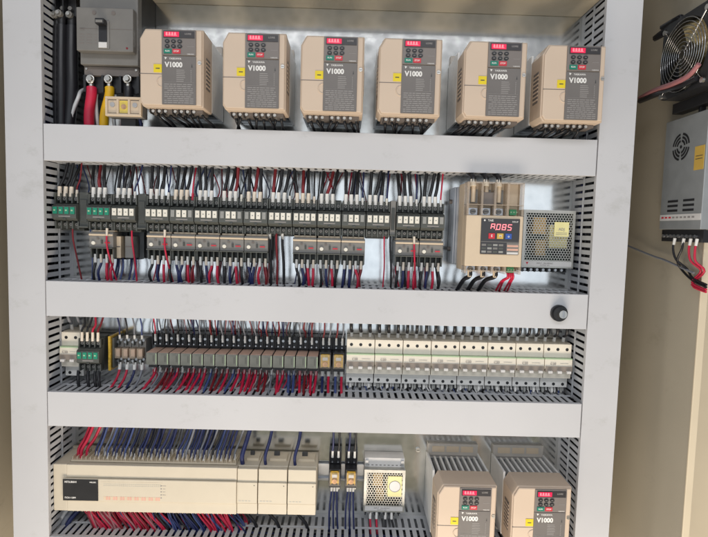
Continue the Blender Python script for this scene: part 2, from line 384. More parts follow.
# ------------------------------------------------------------------ drives
def make_drive():
    t = thing('variable_speed_drive', 'x', 'motor drive', 0, 0, 0)
    W = 0.1055; H = 0.1265; F = 0.148
    # local: x 0..W, z 0..-H
    b = MB()
    poly = [(0.0, -0.016), (0.009, 0.0), (W - 0.0, 0.0), (W, -H), (0.005, -H), (0.0, -H + 0.008)][::-1]
    b.prism(poly, 0.088, F - 0.004, 'drive_beige')
    b.prism([(x * 0.965 + 0.0018, z * 0.97 - 0.002) for x, z in poly], F - 0.004, F, 'drive_beige')
    b.build('housing', t, bevel=0.0022)
    # side vents
    for xa, xb in ((-0.0006, 0.002), (W - 0.002, W + 0.0006)):
        b = MB(); b.box(xa, xb, -0.092, -0.040, 0.1045, 0.1285, 'drive_dark')
        for k in range(7): b.box(xa - 0.0006, xb + 0.0006, -0.047 - k * 0.0068, -0.0445 - k * 0.0068, 0.1045, 0.1285, 'drive_beige')
        b.build('side_vent', t)
    # rear heat sink with fins
    b = MB(); b.box(0.003, W - 0.003, -H + 0.006, -0.006, 0.001, 0.020, 'alu')
    for k in range(8):
        x = 0.012 + k * (W - 0.0265) / 7
        b.box(x, x + 0.0040, -H + 0.010, -0.0028, 0.020, 0.0875, 'fin_light')
    b.box(0.004, W - 0.004, -H + 0.010, -0.016, 0.020, 0.0870, 'black')
    b.box(0.0, 0.004, -H + 0.004, -0.001, 0.003, 0.0878, 'fin_light'); b.box(W - 0.004, W, -H + 0.004, -0.001, 0.003, 0.0878, 'fin_light')
    b.build('heat_sink', t, bevel=0.0004)
    b = MB(); b.box(0.002, W - 0.002, -0.006, 0.018, 0.0005, 0.009, 'vent_beige')
    for k in range(3): b.box(0.011 + k * 0.029, 0.036 + k * 0.029, 0.001, 0.013, 0.009, 0.0096, 'soft_beige')
    b.disc(0.004, -0.030, 0.003, 0.02, 0.03, 'screw')
    b.build('mounting_flange', t, bevel=0.0008)
    # grey front panel
    px0, px1 = 0.0385, 0.0945
    b = MB(); b.box(px0, px1, -0.0440, -0.0030, F, F + 0.0030, 'panel_grey'); kp = b.build('keypad', t, bevel=0.0007)
    b = MB(); G = F + 0.0031
    b.box(px0 + 0.003, px1 - 0.002, -0.0165, -0.0055, G - 0.0005, G + 0.0008, 'keypad_dark')
    b.text('LO/RE', px1 - 0.0125, -0.0100, 0.0040, G + 0.0010, 'print_grey'); b.build('display_bezel', kp)
    b = MB(); b.box(px0 + 0.0045, px0 + 0.0290, -0.0150, -0.0070, G, G + 0.0014, 'led_red')
    b.text('8.8.8.8.', px0 + 0.0165, -0.011, 0.0075, G + 0.0016, 'led_digit', 0.85); b.build('display', kp)
    for r_ in range(2):
        for c_ in range(3):
            b = MB(); x = px0 + 0.0095 + c_ * 0.0102; z = -0.0220 - r_ * 0.0078
            b.disc(x, z, 0.0029, G - 0.0004, G + 0.0012, 'button_dark', 14, 0.0040)
            b.box(x - 0.0015, x + 0.0015, z - 0.0004, z + 0.0004, G + 0.0012, G + 0.0014, 'print_grey')
            b.build('button', kp)
    for x, m, s_ in ((px0 + 0.0040, 'run_green', 'RUN'), (px0 + 0.0185, 'stop_red', 'STOP')):
        b = MB(); b.box(x, x + 0.0125, -0.0415, -0.0345, G - 0.0004, G + 0.0012, m); b.text(s_, x + 0.006, -0.038, 0.0036, G + 0.0014, 'print_white'); b.build('button', kp)
    b = MB(); b.text('YASKAWA', px1 - 0.0085, -0.0420, 0.0024, G + 0.0001, 'print_white')
    b.box(px0 + 0.042, px1 - 0.003, -0.030, -0.0295, G - 0.0003, G + 0.0001, 'print_grey'); b.build('lettering', kp)
    b = MB(); b.box(px0, px1, -H + 0.003, -0.0450, F, F + 0.0022, 'panel_low'); fp = b.build('front_panel', t, bevel=0.0005)
    G = F + 0.0025
    b = MB()
    b.prism([(px0 + 0.0045, -0.0470), (px0 + 0.0058, -0.0510), (px0 + 0.0085, -0.0478)], G - 0.0004, G, 'print_white')
    b.text('YASKAWA', px0 + 0.0120, -0.0495, 0.0042, G, 'print_white', 1.0, 'L')
    b.text('V1000', px0 + 0.0045, -0.0595, 0.0112, G, 'print_white', 0.98, 'L', 0.045)
    b.prism([(px1 - 0.0055, -0.0630), (px1 - 0.0075, -0.0630), (px1 - 0.0065, -0.0570)], G - 0.0004, G, 'print_dark')
    rr = random.Random(3)
    for k in range(7):      # small specification lines
        z = -0.067 - k * 0.0030
        b.box(px0 + 0.024, px0 + 0.024 + rr.uniform(0.012, 0.016), z - 0.0012, z, G - 0.0004, G, 'print_grey')
        b.box(px1 - 0.0085, px1 - 0.0085 + 0.0012, z - 0.0018, z, G - 0.0004, G, 'print_grey')
    for k in range(10):     # warning text block
        z = -0.0900 - k * 0.0033
        x = px0 + 0.004 + (0.0 if k not in (3, 7) else 0.005)
        while x < px1 - 0.008:
            l_ = rr.uniform(0.003, 0.009); b.box(x, min(x + l_, px1 - 0.004), z - 0.0014, z, G - 0.0004, G, 'print_grey'); x += l_ + 0.0012
    b.box(px0 + 0.003, px1 - 0.003, -0.0872, -0.0869, G - 0.0004, G, 'print_grey')
    b.build('lettering', fp)
    b = MB(); b.box(0.0245, px0 - 0.0005, -0.0715, -0.0585, F, F + 0.0008, 'yellow'); b.box(0.0280, 0.0345, -0.0660, -0.0645, F + 0.0008, F + 0.0010, 'print_dark'); b.build('sticker', t)
    b = MB(); b.box(0.001, px0 - 0.0002, -0.0745, -0.0735, F - 0.0004, F + 0.0003, 'drive_dark')
    b.build('cover_seam', t)
    b = MB(); n = 14
    pts = [(px0 - 0.0003, -0.0800)] + [(px0 - 0.0003 - 0.0080 * math.sin(math.pi * i / n), -0.0870 + 0.0075 * math.cos(math.pi * i / n)) for i in range(n + 1)] + [(px0 - 0.0003, -0.0945)]
    b.prism([(x, z) for x, z in pts[1:-1]], F - 0.0005, F + 0.0002, 'drive_beige')
    b.torus(px0 - 0.0003, -0.0870, F, 0.0079, 0.0011, 'drive_beige', n=28); b.build('finger_recess', t)
    b = MB(); b.disc(W - 0.0055, -0.0550, 0.0032, F - 0.001, F + 0.0012, 'screw'); b.box(W - 0.0080, W - 0.0030, -0.0554, -0.0546, F + 0.0012, F + 0.0014, 'drive_dark'); b.build('screw', t)
    # terminals under the housing
    b = MB(); b.box(0.008, W - 0.006, -H - 0.0050, -H + 0.0, 0.088, 0.126, 'drive_dark')
    for k in range(8):
        x = 0.016 + k * 0.0105 + (0.006 if k > 2 else 0)
        if x < W - 0.01: b.disc(x, -H - 0.0036, 0.0026, 0.126, 0.1290, 'screw'); b.box(x - 0.0047, x - 0.0040, -H - 0.008, -H - 0.0002, 0.112, 0.130, 'black')
    b.build('terminal_block', t)
    return t
drv = make_drive()
dspec = [(138.6, 27, 'beige drive with red display, leftmost of six in the top row'),
         (222.2, 31, 'beige drive with red display, second from left in the top row'),
         (301, 34, 'beige drive with red display, third from left in the top row'),
         (379.6, 36, 'beige drive with red display, fourth from left in the top row'),
         (465.4, 39, 'beige drive with red display, fifth from left in the top row'),
         (544.4, 43, 'beige drive overlapping the right duct cover, rightmost of the top row'),
         (438.3, 485, 'beige drive in the bottom right corner, left one of the pair'),
         (513.5, 486.5, 'beige drive in the bottom right corner beside the right duct')]
DX = []
for i, (px, py, lab) in enumerate(dspec):
    o = drv if i == 0 else copy_tree(drv)
    x, z = at(px, py, 0.148); o.location = (x, 0, z + rnd(-.0008, .0008)); o.rotation_euler = (0, rnd(-.006, .006), 0); o['label'] = lab; o['group'] = 'beige motor drives'; DX.append((x, z))
for i, (x, z) in enumerate(DX[:6]):
    n = 8
    zz = z - 0.1265 - 0.0055
    for k in range(n):
        xs = x + 0.016 + k * 0.0105 + (0.006 if k > 2 else 0)
        if i >= 4: xs = x + 0.012 + k * 0.0095
        if xs > x + 0.098: continue
        bend = rnd(-0.016, 0.016) + (0.014 if i == 0 else 0) - (0.014 if i >= 4 else 0)
        d0 = 0.114 if k % 2 else 0.106
        pts = [(xs, d0, zz), (xs + bend * 0.25, d0 - 0.002, zz - 0.006), (xs + bend * 0.8, d0 - 0.024, zz - 0.015), (xs + bend + rnd(-.004, .004), 0.066, 0.160)]
        o = wire(pts, 0.0024, 'black_wire', 'COL cable into the %s terminal under the %s top row drive' % (ordn(k + 1), ordn(i + 1)), 'cables below the top row drives', name='power_cable', cat='cable', fer=True, fer_m='grey_body', fer_len=0.004, fer_r=0.0024)

# ------------------------------------------------------------------ main breaker, top left
x0, z1 = at(76.3, 7.8, 0.10); x1, _ = at(134.6, 7.8, 0.10)
W = x1 - x0; z65 = at(80, 64.5, 0.085)[1]; z50 = at(80, 50, 0.105)[1]
t = thing('main_circuit_breaker', 'grey moulded circuit breaker with black toggle at the top left', 'circuit breaker', x0, z1)
hz = lambda z: z - z1
b = MB(); b.box(0, W, hz(z65) - 0.045, 0.07, 0.001, 0.070, 'black'); b.box(0, W + 0.001, hz(z65), 0.055, 0.070, 0.088, 'breaker_grey_shaded')
b.build('body', t, bevel=0.0012)
b = MB(); b.box(0.001, W * 0.985, hz(z50), 0.001, 0.088, 0.103, 'breaker_grey_shaded'); b.build('front_cover', t, bevel=0.0015)
b = MB()
b.box(0.006, W * 0.97, hz(z50) + 0.037, hz(z50) + 0.0376, 0.103, 0.1033, 'drive_dark')
for k in range(3):
    for j in range(4): b.box(0.006 + k * 0.013, 0.014 + k * 0.013, -0.045 - j * 0.005, -0.0438 - j * 0.005, 0.103, 0.1032, 'panel_grey')
b.text('NF', 0.012, -0.036, 0.006, 0.1033, 'panel_grey'); b.disc(W * 0.88, hz(z50) + 0.006, 0.0018, 0.103, 0.1036, 'dkred_wire'); b.build('lettering', t)
for x in (0.032, 0.065):
    b = MB(); b.disc(x, -0.008, 0.0035, 0.100, 0.1037, 'drive_dark'); b.build('screw', t)
b = MB(); b.box(0.038, 0.058, hz(z50) + 0.004, -0.022, 0.1030, 0.1045, 'grey_body'); b.box(0.0405, 0.0545, hz(z50) + 0.016, -0.024, 0.1045, 0.1055, 'black'); tg_ = b.build('toggle_slot', t)
b = MB(); b.box(0.040, 0.0545, -0.031, -0.022, 0.1055, 0.118, 'black'); b.box(0.0412, 0.0530, -0.0295, -0.0250, 0.118, 0.1188, 'grey_body'); b.build('toggle', t, bevel=0.0012)
b = MB(); b.box(0.0405, 0.0545, hz(z50) + 0.005, hz(z50) + 0.014, 0.1046, 0.1062, 'label_white'); b.build('status_window', t)
b = MB(); b.box(0.002, W - 0.002, hz(z65) - 0.016, hz(z65) - 0.001, 0.070, 0.078, 'drive_dark')
for x in (0.006, W - 0.006): b.disc(x, hz(z65) - 0.005, 0.002, 0.078, 0.0795, 'screw')
for k in range(4): b.box(0.001 + k * (W - 0.006) / 3, 0.005 + k * (W - 0.006) / 3, hz(z65) - 0.045, hz(z65) - 0.016, 0.07, 0.080, 'black')
b.build('terminal_shroud', t)
# main cables with ring lugs
for px, m, rr_, lab in ((90.5, 'red_wire', 0.0088, 'thick red cable with ring lug below the grey breaker'), (108.5, 'yellow_wire', 0.0080, 'thick yellow cable with ring lug below the grey breaker'), (127.5, 'black_wire', 0.0085, 'thick black cable with ring lug behind the small fuse block')):
    lx, lz = at(px, 79, 0.078); bx_, _ = at(px - (4 if m == 'yellow_wire' else 0), 125, 0.06)
    p0 = Vector((lx, 0.074, lz - 0.006))
    b = MB(); b.tube([(0, 0, -0.008), (0, 0.001, -0.022), ((bx_ - lx) * 0.7, -0.003, -0.06), (bx_ - lx, -0.014, -0.112)], rr_, m, n=14)
    o = b.build('main_cable', loc=(p0.x, -p0.y, p0.z)); tag(o, lab, 'cable', 'thick main cables')
    b = MB(); b.torus(0, 0.006, 0.005, 0.0062, 0.0022, 'screw', n=24); b.disc(0, 0.006, 0.0045, 0.004, 0.010, 'screw', 6); b.cyl((0, 0.001, 0.0), (0, 0.001, -0.010), 0.0045, 'screw'); b.build('ring_lug', o)
# white thin cables between
for px, px2, k in ((99.5, 100.5, 1), (82, 76, 2), (118, 117, 3)):
    ax, az = at(px, 88, 0.05); bx_, bz = at(px2, 128, 0.05)
    wire([(ax, 0.040, az), (ax, 0.056, az - 0.008), (ax + 0.001, 0.066, (az + bz) / 2 + 0.015), (bx_, 0.064, (az + bz) / 2 - 0.015), (bx_ - 0.002, 0.055, bz)], 0.0034, 'white_wire', ['', 'white cable hanging between the thick red and yellow cables', 'white cable just left of the thick red cable', 'white cable between the yellow cable and the right lug'][k], 'white cables under the grey breaker', name='cable', cat='cable')
# big black cables at the left
for k, (px, r_) in enumerate(((56.5, 0.0085), (62.5, 0.0090), (71, 0.0105))):
    ax, az = at(px, 26, 0.06); bx_, bz = at(px + (1 if k < 2 else 0), 128, 0.055)
    b = MB(); b.tube([(0, 0, 0.0), (0.0006, 0.004, -0.06), (0.001, 0.006, -0.12), (bx_ - ax + (-0.004 if k == 2 else 0), 0, bz - az - 0.006)], r_, 'black_wire', n=14)
    o = b.build('supply_cable', loc=(ax, -(0.056 + 0.006 * (k % 2)), az)); tag(o, 'thick glossy black cable by the left duct, %s from the left' % ordn(k + 1), 'cable', 'thick black cables beside the left duct')
    b = MB(); b.cyl((0, 0, -0.002), (0, 0, 0.018), r_ * 0.75, 'black'); b.disc(0, 0.018, 0.006, 0.004, 0.012, 'grey_body', 8); b.disc(0, 0.018, 0.0035, 0.012, 0.016, 'screw', 6); b.build('cable_lug', o)
ax, az = at(62, 6, 0.05)
t = thing('terminal_block', 'black bolted supply terminal block in the top left corner', 'terminal block', ax, az)
b = MB(); b.box(-0.021, 0.023, -0.030, 0.05, 0.001, 0.045, 'black'); b.build('base', t, bevel=0.001)
for k in range(3):
    b = MB(); x = -0.013 + k * 0.014; b.disc(x, -0.004, 0.004, 0.045, 0.052, 'grey_body', 6); b.disc(x, -0.02, 0.0045, 0.045, 0.055, 'alu', 6); b.build('bolt', t)
    if k: 
        b = MB(); b.box(x - 0.008, x - 0.006, -0.030, 0.04, 0.045, 0.062, 'black'); b.build('divider', t)
# small transparent fuse/terminal block
ax, az = at(105, 96, 0.115); bx_, bz = at(141, 116.5, 0.115); W = bx_ - ax; H = az - bz
t = thing('fuse_block', 'small beige terminal block with a yellow centre in front of the yellow cable', 'terminal block', ax, az)
b = MB(); b.box(0, W, -H, 0, 0.085, 0.108, 'grey_body'); b.box(0.0, W, -H, -H + 0.004, 0.108, 0.115, 'soft_beige'); b.box(0, W, -0.004, 0, 0.108, 0.115, 'soft_beige')
for k in range(4): x = k * (W - 0.0035) / 3; b.box(x, x + 0.0035, -H + 0.004, -0.004, 0.108, 0.115, 'soft_beige')
b.box(W * 0.3, W * 0.72, -H * 1.5, -H, 0.06, 0.095, 'black'); b.build('base', t, bevel=0.0006)
for k, m in enumerate(('alu', 'yellow', 'alu')):
    b = MB(); x = 0.0035 + (k + 0.5) * (W - 0.0035) / 3 - 0.0017
    b.box(x - 0.0075, x + 0.0075, -H + 0.006, -0.006, 0.108, 0.1115, 'soft_beige' if m == 'alu' else m); b.disc(x, -H / 2 + (0.003 if k != 1 else 0), 0.0042, 0.1115, 0.1135, 'alu' if k != 1 else 'copper', 12); b.build('terminal', t)
b = MB(); b.box(0.001, W - 0.001, -H + 0.001, -0.001, 0.1155, 0.1165, 'clear_pc'); b.build('clear_cover', t)
for k in range(2):
    cx = ax + W * (0.35 + 0.45 * k)
    wire([(cx, 0.09, bz + 0.002), (cx + 0.002, 0.088, bz - 0.012), (cx - 0.002, 0.075, bz - 0.030)], 0.0028, 'navy_wire', 'COL wire out of the small beige terminal block, %s one' % ('left' if k == 0 else 'right'), 'wires under the small beige terminal block')

# ------------------------------------------------------------------ row 2: contactors
CW = 0.0447
ZC = at(75, 194, 0.072)[1]; ZB = at(75, 228.5, 0.072)[1]; HC = ZC - ZB
def make_contactor(cols):
    t = thing('contactor', 'x', 'contactor', 0, 0)
    W = CW - 0.0008
    b = MB(); b.box(0, W, -HC, 0, 0.008, 0.058, 'contactor'); b.box(0.0006, W - 0.0006, -HC - 0.004, 0.003, 0.030, 0.050, 'contactor'); b.build('body', t, bevel=0.0008)
    b = MB()
    b.box(0.0004, W - 0.0004, -HC * 0.20, -0.0005, 0.058, 0.066, 'contactor')
    for k in range(5): x = 0.0004 + k * (W - 0.003) / 4; b.box(x, x + 0.0022, -HC * 0.26, 0.001, 0.058, 0.0715, 'contactor_mid')
    for k in range(4): x = 0.0067 + k * (W - 0.0022) / 4 - 0.0002; b.disc(x, -HC * 0.14, 0.0028, 0.066, 0.0685, 'grey_body', 10); b.disc(x, -HC * 0.14, 0.0012, 0.0685, 0.069, 'black', 8)
    b.build('upper_terminals', t)
    b = MB(); b.prism_x([(0.058, -HC * 0.26), (0.073, -HC * 0.30), (0.080, -HC * 0.36), (0.080, -HC * 0.70), (0.074, -HC * 0.76), (0.058, -HC * 0.80)], 0.0004, W - 0.0004, 'contactor_mid')
    b.box(0.012, 0.033, -HC * 0.665, -HC * 0.635, 0.080, 0.0804, 'print_grey'); b.box(0.0004, W - 0.0004, -HC * 0.335, -HC * 0.325, 0.075, 0.0785, 'contactor')
    b.box(0.020, 0.025, -HC * 0.74, -HC * 0.70, 0.074, 0.081, 'contactor'); b.build('front_cover', t, bevel=0.0006)
    for k, m in enumerate(cols):
        x = 0.0064 + k * (W - 0.0022) / 4
        b = MB(); s_ = 0.0037 if m != 'term_dim' else 0.0032
        b.box(x - s_, x + s_, -HC * 0.585, -HC * 0.385, 0.0800, 0.0818, m)
        if m == 'term_green': b.box(x - 0.0025, x + 0.0008, -HC * 0.50, -HC * 0.46, 0.0818, 0.0820, 'cream_green')
        else: b.box(x - 0.0012, x + 0.0012, -HC * 0.50, -HC * 0.47, 0.0818, 0.0820, 'term_dim')
        b.build('marker', t, bevel=0.0006)
    b = MB()
    b.box(0.0004, W - 0.0004, -HC + 0.001, -HC * 0.82, 0.058, 0.064, 'contactor')
    for k in range(5): x = 0.0004 + k * (W - 0.003) / 4; b.box(x, x + 0.0022, -HC - 0.001, -HC * 0.79, 0.058, 0.0705, 'contactor_mid')
    for k in range(4): x = 0.0065 + k * (W - 0.0022) / 4; b.disc(x, -HC * 0.885, 0.0026, 0.064, 0.0668, 'grey_body', 10); b.disc(x, -HC * 0.885, 0.0011, 0.0668, 0.0672, 'black', 8)
    b.build('lower_terminals', t)
    return t
G4 = ['term_green'] * 4; W4 = ['term_white'] * 4; DWD = ['term_dim', 'term_white', 'term_white', 'term_dim']
protos = {}
cpx = [(51.7, G4), (86, G4), (110.6, W4), (144.5, W4), (169.2, DWD), (194, W4), (218.6, DWD), (243.2, DWD), (267.8, W4), (292.4, W4), (316.6, W4), (341.2, DWD), (365.2, W4), (396.8, W4), (420.6, DWD)]
CX = []; CN2 = {id(G4): 'green markers', id(W4): 'four white markers', id(DWD): 'two white, two dim markers'}
for i, (px, cols) in enumerate(cpx):
    x, _ = at(px, 210, 0.080)
    if CX and x - CX[-1] < CW + 0.004: x = CX[-1] + CW
    k = id(cols)
    if k not in protos: o = make_contactor(cols); protos[k] = o
    else: o = copy_tree(protos[k])
    o.location = (x, 0, ZC); CX.append(x)
    o['label'] = 'dark contactor with %s, %s from left in its row' % (CN2[k], ordn(i + 1)); o['group'] = 'contactors in the second row'
rail(-0.535, 0.185, (ZC + ZB) / 2, 'metal rail behind the dark row of contactors')
for i, (a, c) in enumerate(((0, 1), (2, 3), (12, 13))):
    x0 = CX[a] + CW; x1 = CX[c] - 0.0008
    b = MB(); b.box(0, x1 - x0, -HC + 0.002, 0.004, 0.008, 0.070, 'grey_body' if i == 2 else 'contactor'); b.box(0.002, x1 - x0 - 0.002, -HC * 0.8, -HC * 0.15, 0.070, 0.0715, 'contactor'); b.box(0.0, x1 - x0, -HC * 0.97, -HC * 0.92, 0.070, 0.073, 'contactor_mid')
    o = b.build('spacer_block', loc=(x0, 0, ZC), bevel=0.0008); tag(o, 'plain dark block filling the gap right of the %s contactor' % ordn(a + 1), 'spacer', 'dark spacers between contactors')
# wires above contactors
tops = {}
for i, x in enumerate(CX):
    for k in range(4):
        xt = x + 0.0064 + k * (CW - 0.003) / 4
        m = 'black_wire'; r = 0.0030
        if k == 3: m = random.choice(['dkred_wire', 'navy_wire', 'red_wire', 'black_wire']); r = 0.0015
        elif random.random() < 0.14: m = 'dkred_wire'
        if k == 3 and i in (1, 5, 7, 10): continue
        bend = rnd(-0.005, 0.005) + (0.014 if i == 0 else (0.006, -0.004, 0.008, 0.002)[i % 4]); lean = rnd(0.04, 0.066)
        fm = 'ferrule' if i in (0, 4, 7, 9) else 'sleeve'
        wire([(xt, 0.064, ZC - 0.003), (xt + rnd(-.0006, .0006), 0.063, ZC + 0.013), (xt + bend * 0.4, 0.060, ZC + 0.030), (xt + bend, lean, B1[0] + 0.012)], r, m,
             'COL wire into upper terminal %s of the %s contactor' % (['one', 'two', 'three', 'four'][k], ordn(i + 1)), 'wires above the contactors', fer=True, fer_m=fm if k < 3 else random.choice([fm, 'red_wire' if m == 'red_wire' else 'term_white']), fer_len=0.0165 if k < 3 else 0.011, fer_r=0.0042 if k < 3 else 0.0028)

rr = random.Random(11); b = MB()
for k in range(46):
    x = CX[0] + 0.02 + (CX[-1] - CX[0]) * (k + rr.uniform(-.4, .4)) / 46; x2 = x + rr.uniform(-.018, .018)
    b.tube([(x, 0.030, ZC - 0.002), (x + rr.uniform(-.006, .006), 0.028, ZC + 0.02), (x2, 0.034, B1[0] + 0.012)], rr.uniform(.0010, .0018), rr.choice(['dkred_wire', 'black_wire', 'red_wire', 'navy_wire', 'blue_wire']), n=5)
tag(b.build('rear_wires'), 'thin dark red and navy wires crossing behind the contactor leads', 'wiring', kind='stuff')
# overload relays
ZO = at(150, 233.5, 0.075)[1]; HO = 0.050
def make_overload():
    t = thing('overload_relay', 'x', 'overload relay', 0, 0); W = CW - 0.001
    b = MB(); b.box(0, W, -HO * 0.56, 0, 0.020, 0.070, 'grey_body'); b.box(0.001, W - 0.001, 0, 0.004, 0.02, 0.060, 'soft_beige'); b.box(0.0, W, -HO * 0.13, -HO * 0.06, 0.070, 0.0725, 'soft_beige')
    b.build('body', t, bevel=0.0010)
    b = MB(); b.disc(0.0085, -HO * 0.40, 0.0034, 0.070, 0.0730, 'term_white', 14); b.build('dial', t)
    b = MB(); b.box(0.029, 0.038, -HO * 0.40, -HO * 0.36, 0.070, 0.0722, 'stop_red'); b.box(0.022, 0.025, -HO * 0.42, -HO * 0.28, 0.070, 0.0722, 'contactor'); b.box(0.014, 0.018, -HO * 0.26, -HO * 0.20, 0.070, 0.0715, 'drive_dark'); b.build('reset_button', t)
    b = MB(); b.box(0.0, W, -HO * 0.60, -HO * 0.56, 0.020, 0.074, 'contactor_mid'); b.box(0.001, W - 0.001, -HO, -HO * 0.60, 0.020, 0.052, 'contactor')
    for k in range(5): x = k * (W - 0.0025) / 4; b.box(x, x + 0.0025, -HO * 0.95, -HO * 0.60, 0.052, 0.066, 'contactor_mid')
    b.build('terminal_base', t, bevel=0.0005)
    return t
ov = make_overload(); used = False; OI = [1, 3, 4, 5, 6, 7, 9, 10, 11, 13, 14]; dk = 0
lowc = [('black_wire', 'navy_wire', 'red_wire', 'red_wire'), ('black_wire', 'navy_wire', 'red_wire', 'black_wire'), ('navy_wire', 'navy_wire', 'red_wire', 'dkred_wire')]
for n_, i in enumerate(OI):
    o = ov if n_ == 0 else copy_tree(ov)
    x = CX[i] + 0.0004; z = ZO; o.location = (x, 0, z)
    o['label'] = 'grey overload relay with pale dial hanging under the %s contactor' % ordn(i + 1); o['group'] = 'overload relays under the contactors'
    cs = lowc[n_ % 3]
    for k in range(4):
        xt = x + 0.0065 + k * 0.0105; b_ = rnd(-.004, .006)
        wire([(xt, 0.060, z - HO * 0.86), (xt, 0.060, z - HO - 0.008), (xt + b_, 0.066, z - HO - 0.026), (xt + b_ * 0.6 + rnd(-.003, .003), 0.052, B2[1] - 0.012)], 0.0026, cs[k],
             'COL wire from lower terminal %s of the overload relay under the %s contactor' % (['one', 'two', 'three', 'four'][k], ordn(i + 1)), 'wires below the overload relays', fer=True, fer_m='ferrule' if k % 2 else 'sleeve', fer_len=0.014, fer_r=0.0029)
    if n_ in (1, 0, 9):
        wire([(x + 0.034, 0.073, ZB - 0.0), (x + 0.0345, 0.076, ZB - 0.022), (x + 0.036, 0.074, z - HO * 0.7), (x + 0.040, 0.062, z - HO - 0.02), (x + 0.044, 0.05, B2[1] - 0.01)], 0.0017, 'red_wire',
             'thin COL wire crossing the front of the overload relay under the %s contactor' % ordn(i + 1), 'thin red wires in the second row', fer=True, fer_m='ferrule', fer_len=0.012, fer_r=0.0024)
b = MB()
for n_, i in enumerate(OI):
    for k in range(5):
        x = CX[i] + 0.004 + rr.uniform(0, 0.038); x2 = x + rr.uniform(-.010, .010)
        b.tube([(x, 0.030, ZO - HO + 0.006), (x + rr.uniform(-.003, .003), 0.032, ZO - HO - 0.012), (x2, 0.036, B2[1] - 0.010)], rr.uniform(.0011, .0019), rr.choice(['dkred_wire', 'black_wire', 'red_wire', 'navy_wire', 'pink_wire', 'grey_wire']), n=5)
tag(b.build('rear_wires'), 'thin mixed wires crossing behind the leads of the overload relays', 'wiring', kind='stuff')
# aux relays right of the first overload relay
for k, (pa, pb, m) in enumerate(((113, 122, 'soft_beige'), (126, 134.5, 'grey_body'))):
    xa, za = at(pa, 236, 0.05); xb, zb_ = at(pb, 258, 0.05)
    t = thing('auxiliary_relay', ['narrow beige relay right of the leftmost overload relay', 'narrow grey relay under the left white marked contactor'][k], 'relay', xa, za)
    b = MB(); b.box(0, xb - xa, zb_ - za, 0, 0.015, 0.055, m); b.build('case', t, bevel=0.001)
    b = MB(); b.box(-0.002, xb - xa + 0.002, zb_ - za - 0.004, 0.010, 0.008, 0.03, 'black'); b.box(0.001, xb - xa - 0.001, (zb_ - za) * 0.5, (zb_ - za) * 0.45, 0.055, 0.0555, 'drive_dark'); b.build('socket', t)
    for j in range(2):
        xt = xa + 0.004 + j * 0.008
        wire([(xt, 0.035, zb_ - 0.002), (xt + 0.002, 0.04, zb_ - 0.02), (xt - 0.004, 0.045, B2[1] - 0.01)], 0.0019, ['navy_wire', 'blue_wire'][j], 'COL wire below the narrow %s relay in the second row' % ['beige', 'grey'][k], 'wires below the narrow relays')
for k, (pa, pb, m, r_) in enumerate(((75.5, 83, 'dkred_wire', 0.0016), (93, 92, 'blue_wire', 0.0012), (134, 137.5, 'red_wire', 0.0017), (270.5, 271, 'black_wire', 0.0026), (283, 284, 'black_wire', 0.0026), (277, 277, 'dkred_wire', 0.0022), (384, 382.5, 'red_wire', 0.0013), (390, 391, 'black_wire', 0.0018))):
    xa, _ = at(pa, 232, 0.05); xb, _ = at(pb, 285, 0.05)
    wire([(xa, 0.060, ZB + 0.002), (xa + 0.0005, 0.060, ZB - 0.02), (xa + (xb - xa) * 0.3 + 0.002, 0.056, -0.07), (xb, 0.05, B2[1] - 0.012)], r_, m,
         'COL wire hanging down the bare plate, %s such from the left' % ordn(k + 1), 'single wires crossing the bare plate in row two', fer=(k in (3, 4)), fer_m='sleeve', fer_len=0.012, fer_r=0.003)

# ------------------------------------------------------------------ thyristor unit with A.085 display
xa, za = at(468, 181.5, 0.125); xb, zbb = at(520.8, 272.5, 0.125)
W = xb - xa; H = za - zbb; F = 0.125
t = thing('soft_starter', 'beige soft starter with lit red digits beside the perforated power supply', 'soft starter', xa, za)
zz = lambda py: at(494, py, F)[1] - za
xx = lambda px: at(px, 230, F)[0] - xa
b = MB(); b.box(0.0, W, -H, 0, 0.055, 0.100, 'soft_beige'); b.box(0.0, W, zz(266.5), zz(215.5), 0.100, F, 'soft_beige'); b.build('body', t, bevel=0.0015)
b = MB(); b.box(-0.004, W - 0.006, -H + 0.008, -0.004, 0.001, 0.055, 'alu')
for k in range(9): b.box(-0.0075, -0.004, -H + 0.008, -0.004, 0.004 + k * 0.0055, 0.0062 + k * 0.0055, 'alu')
for z in (-0.030, -H + 0.035): b.cyl((-0.013, 0.028, z), (-0.0075, 0.028, z), 0.004, 'drive_dark')
b.build('heat_sink', t, bevel=0.0005)
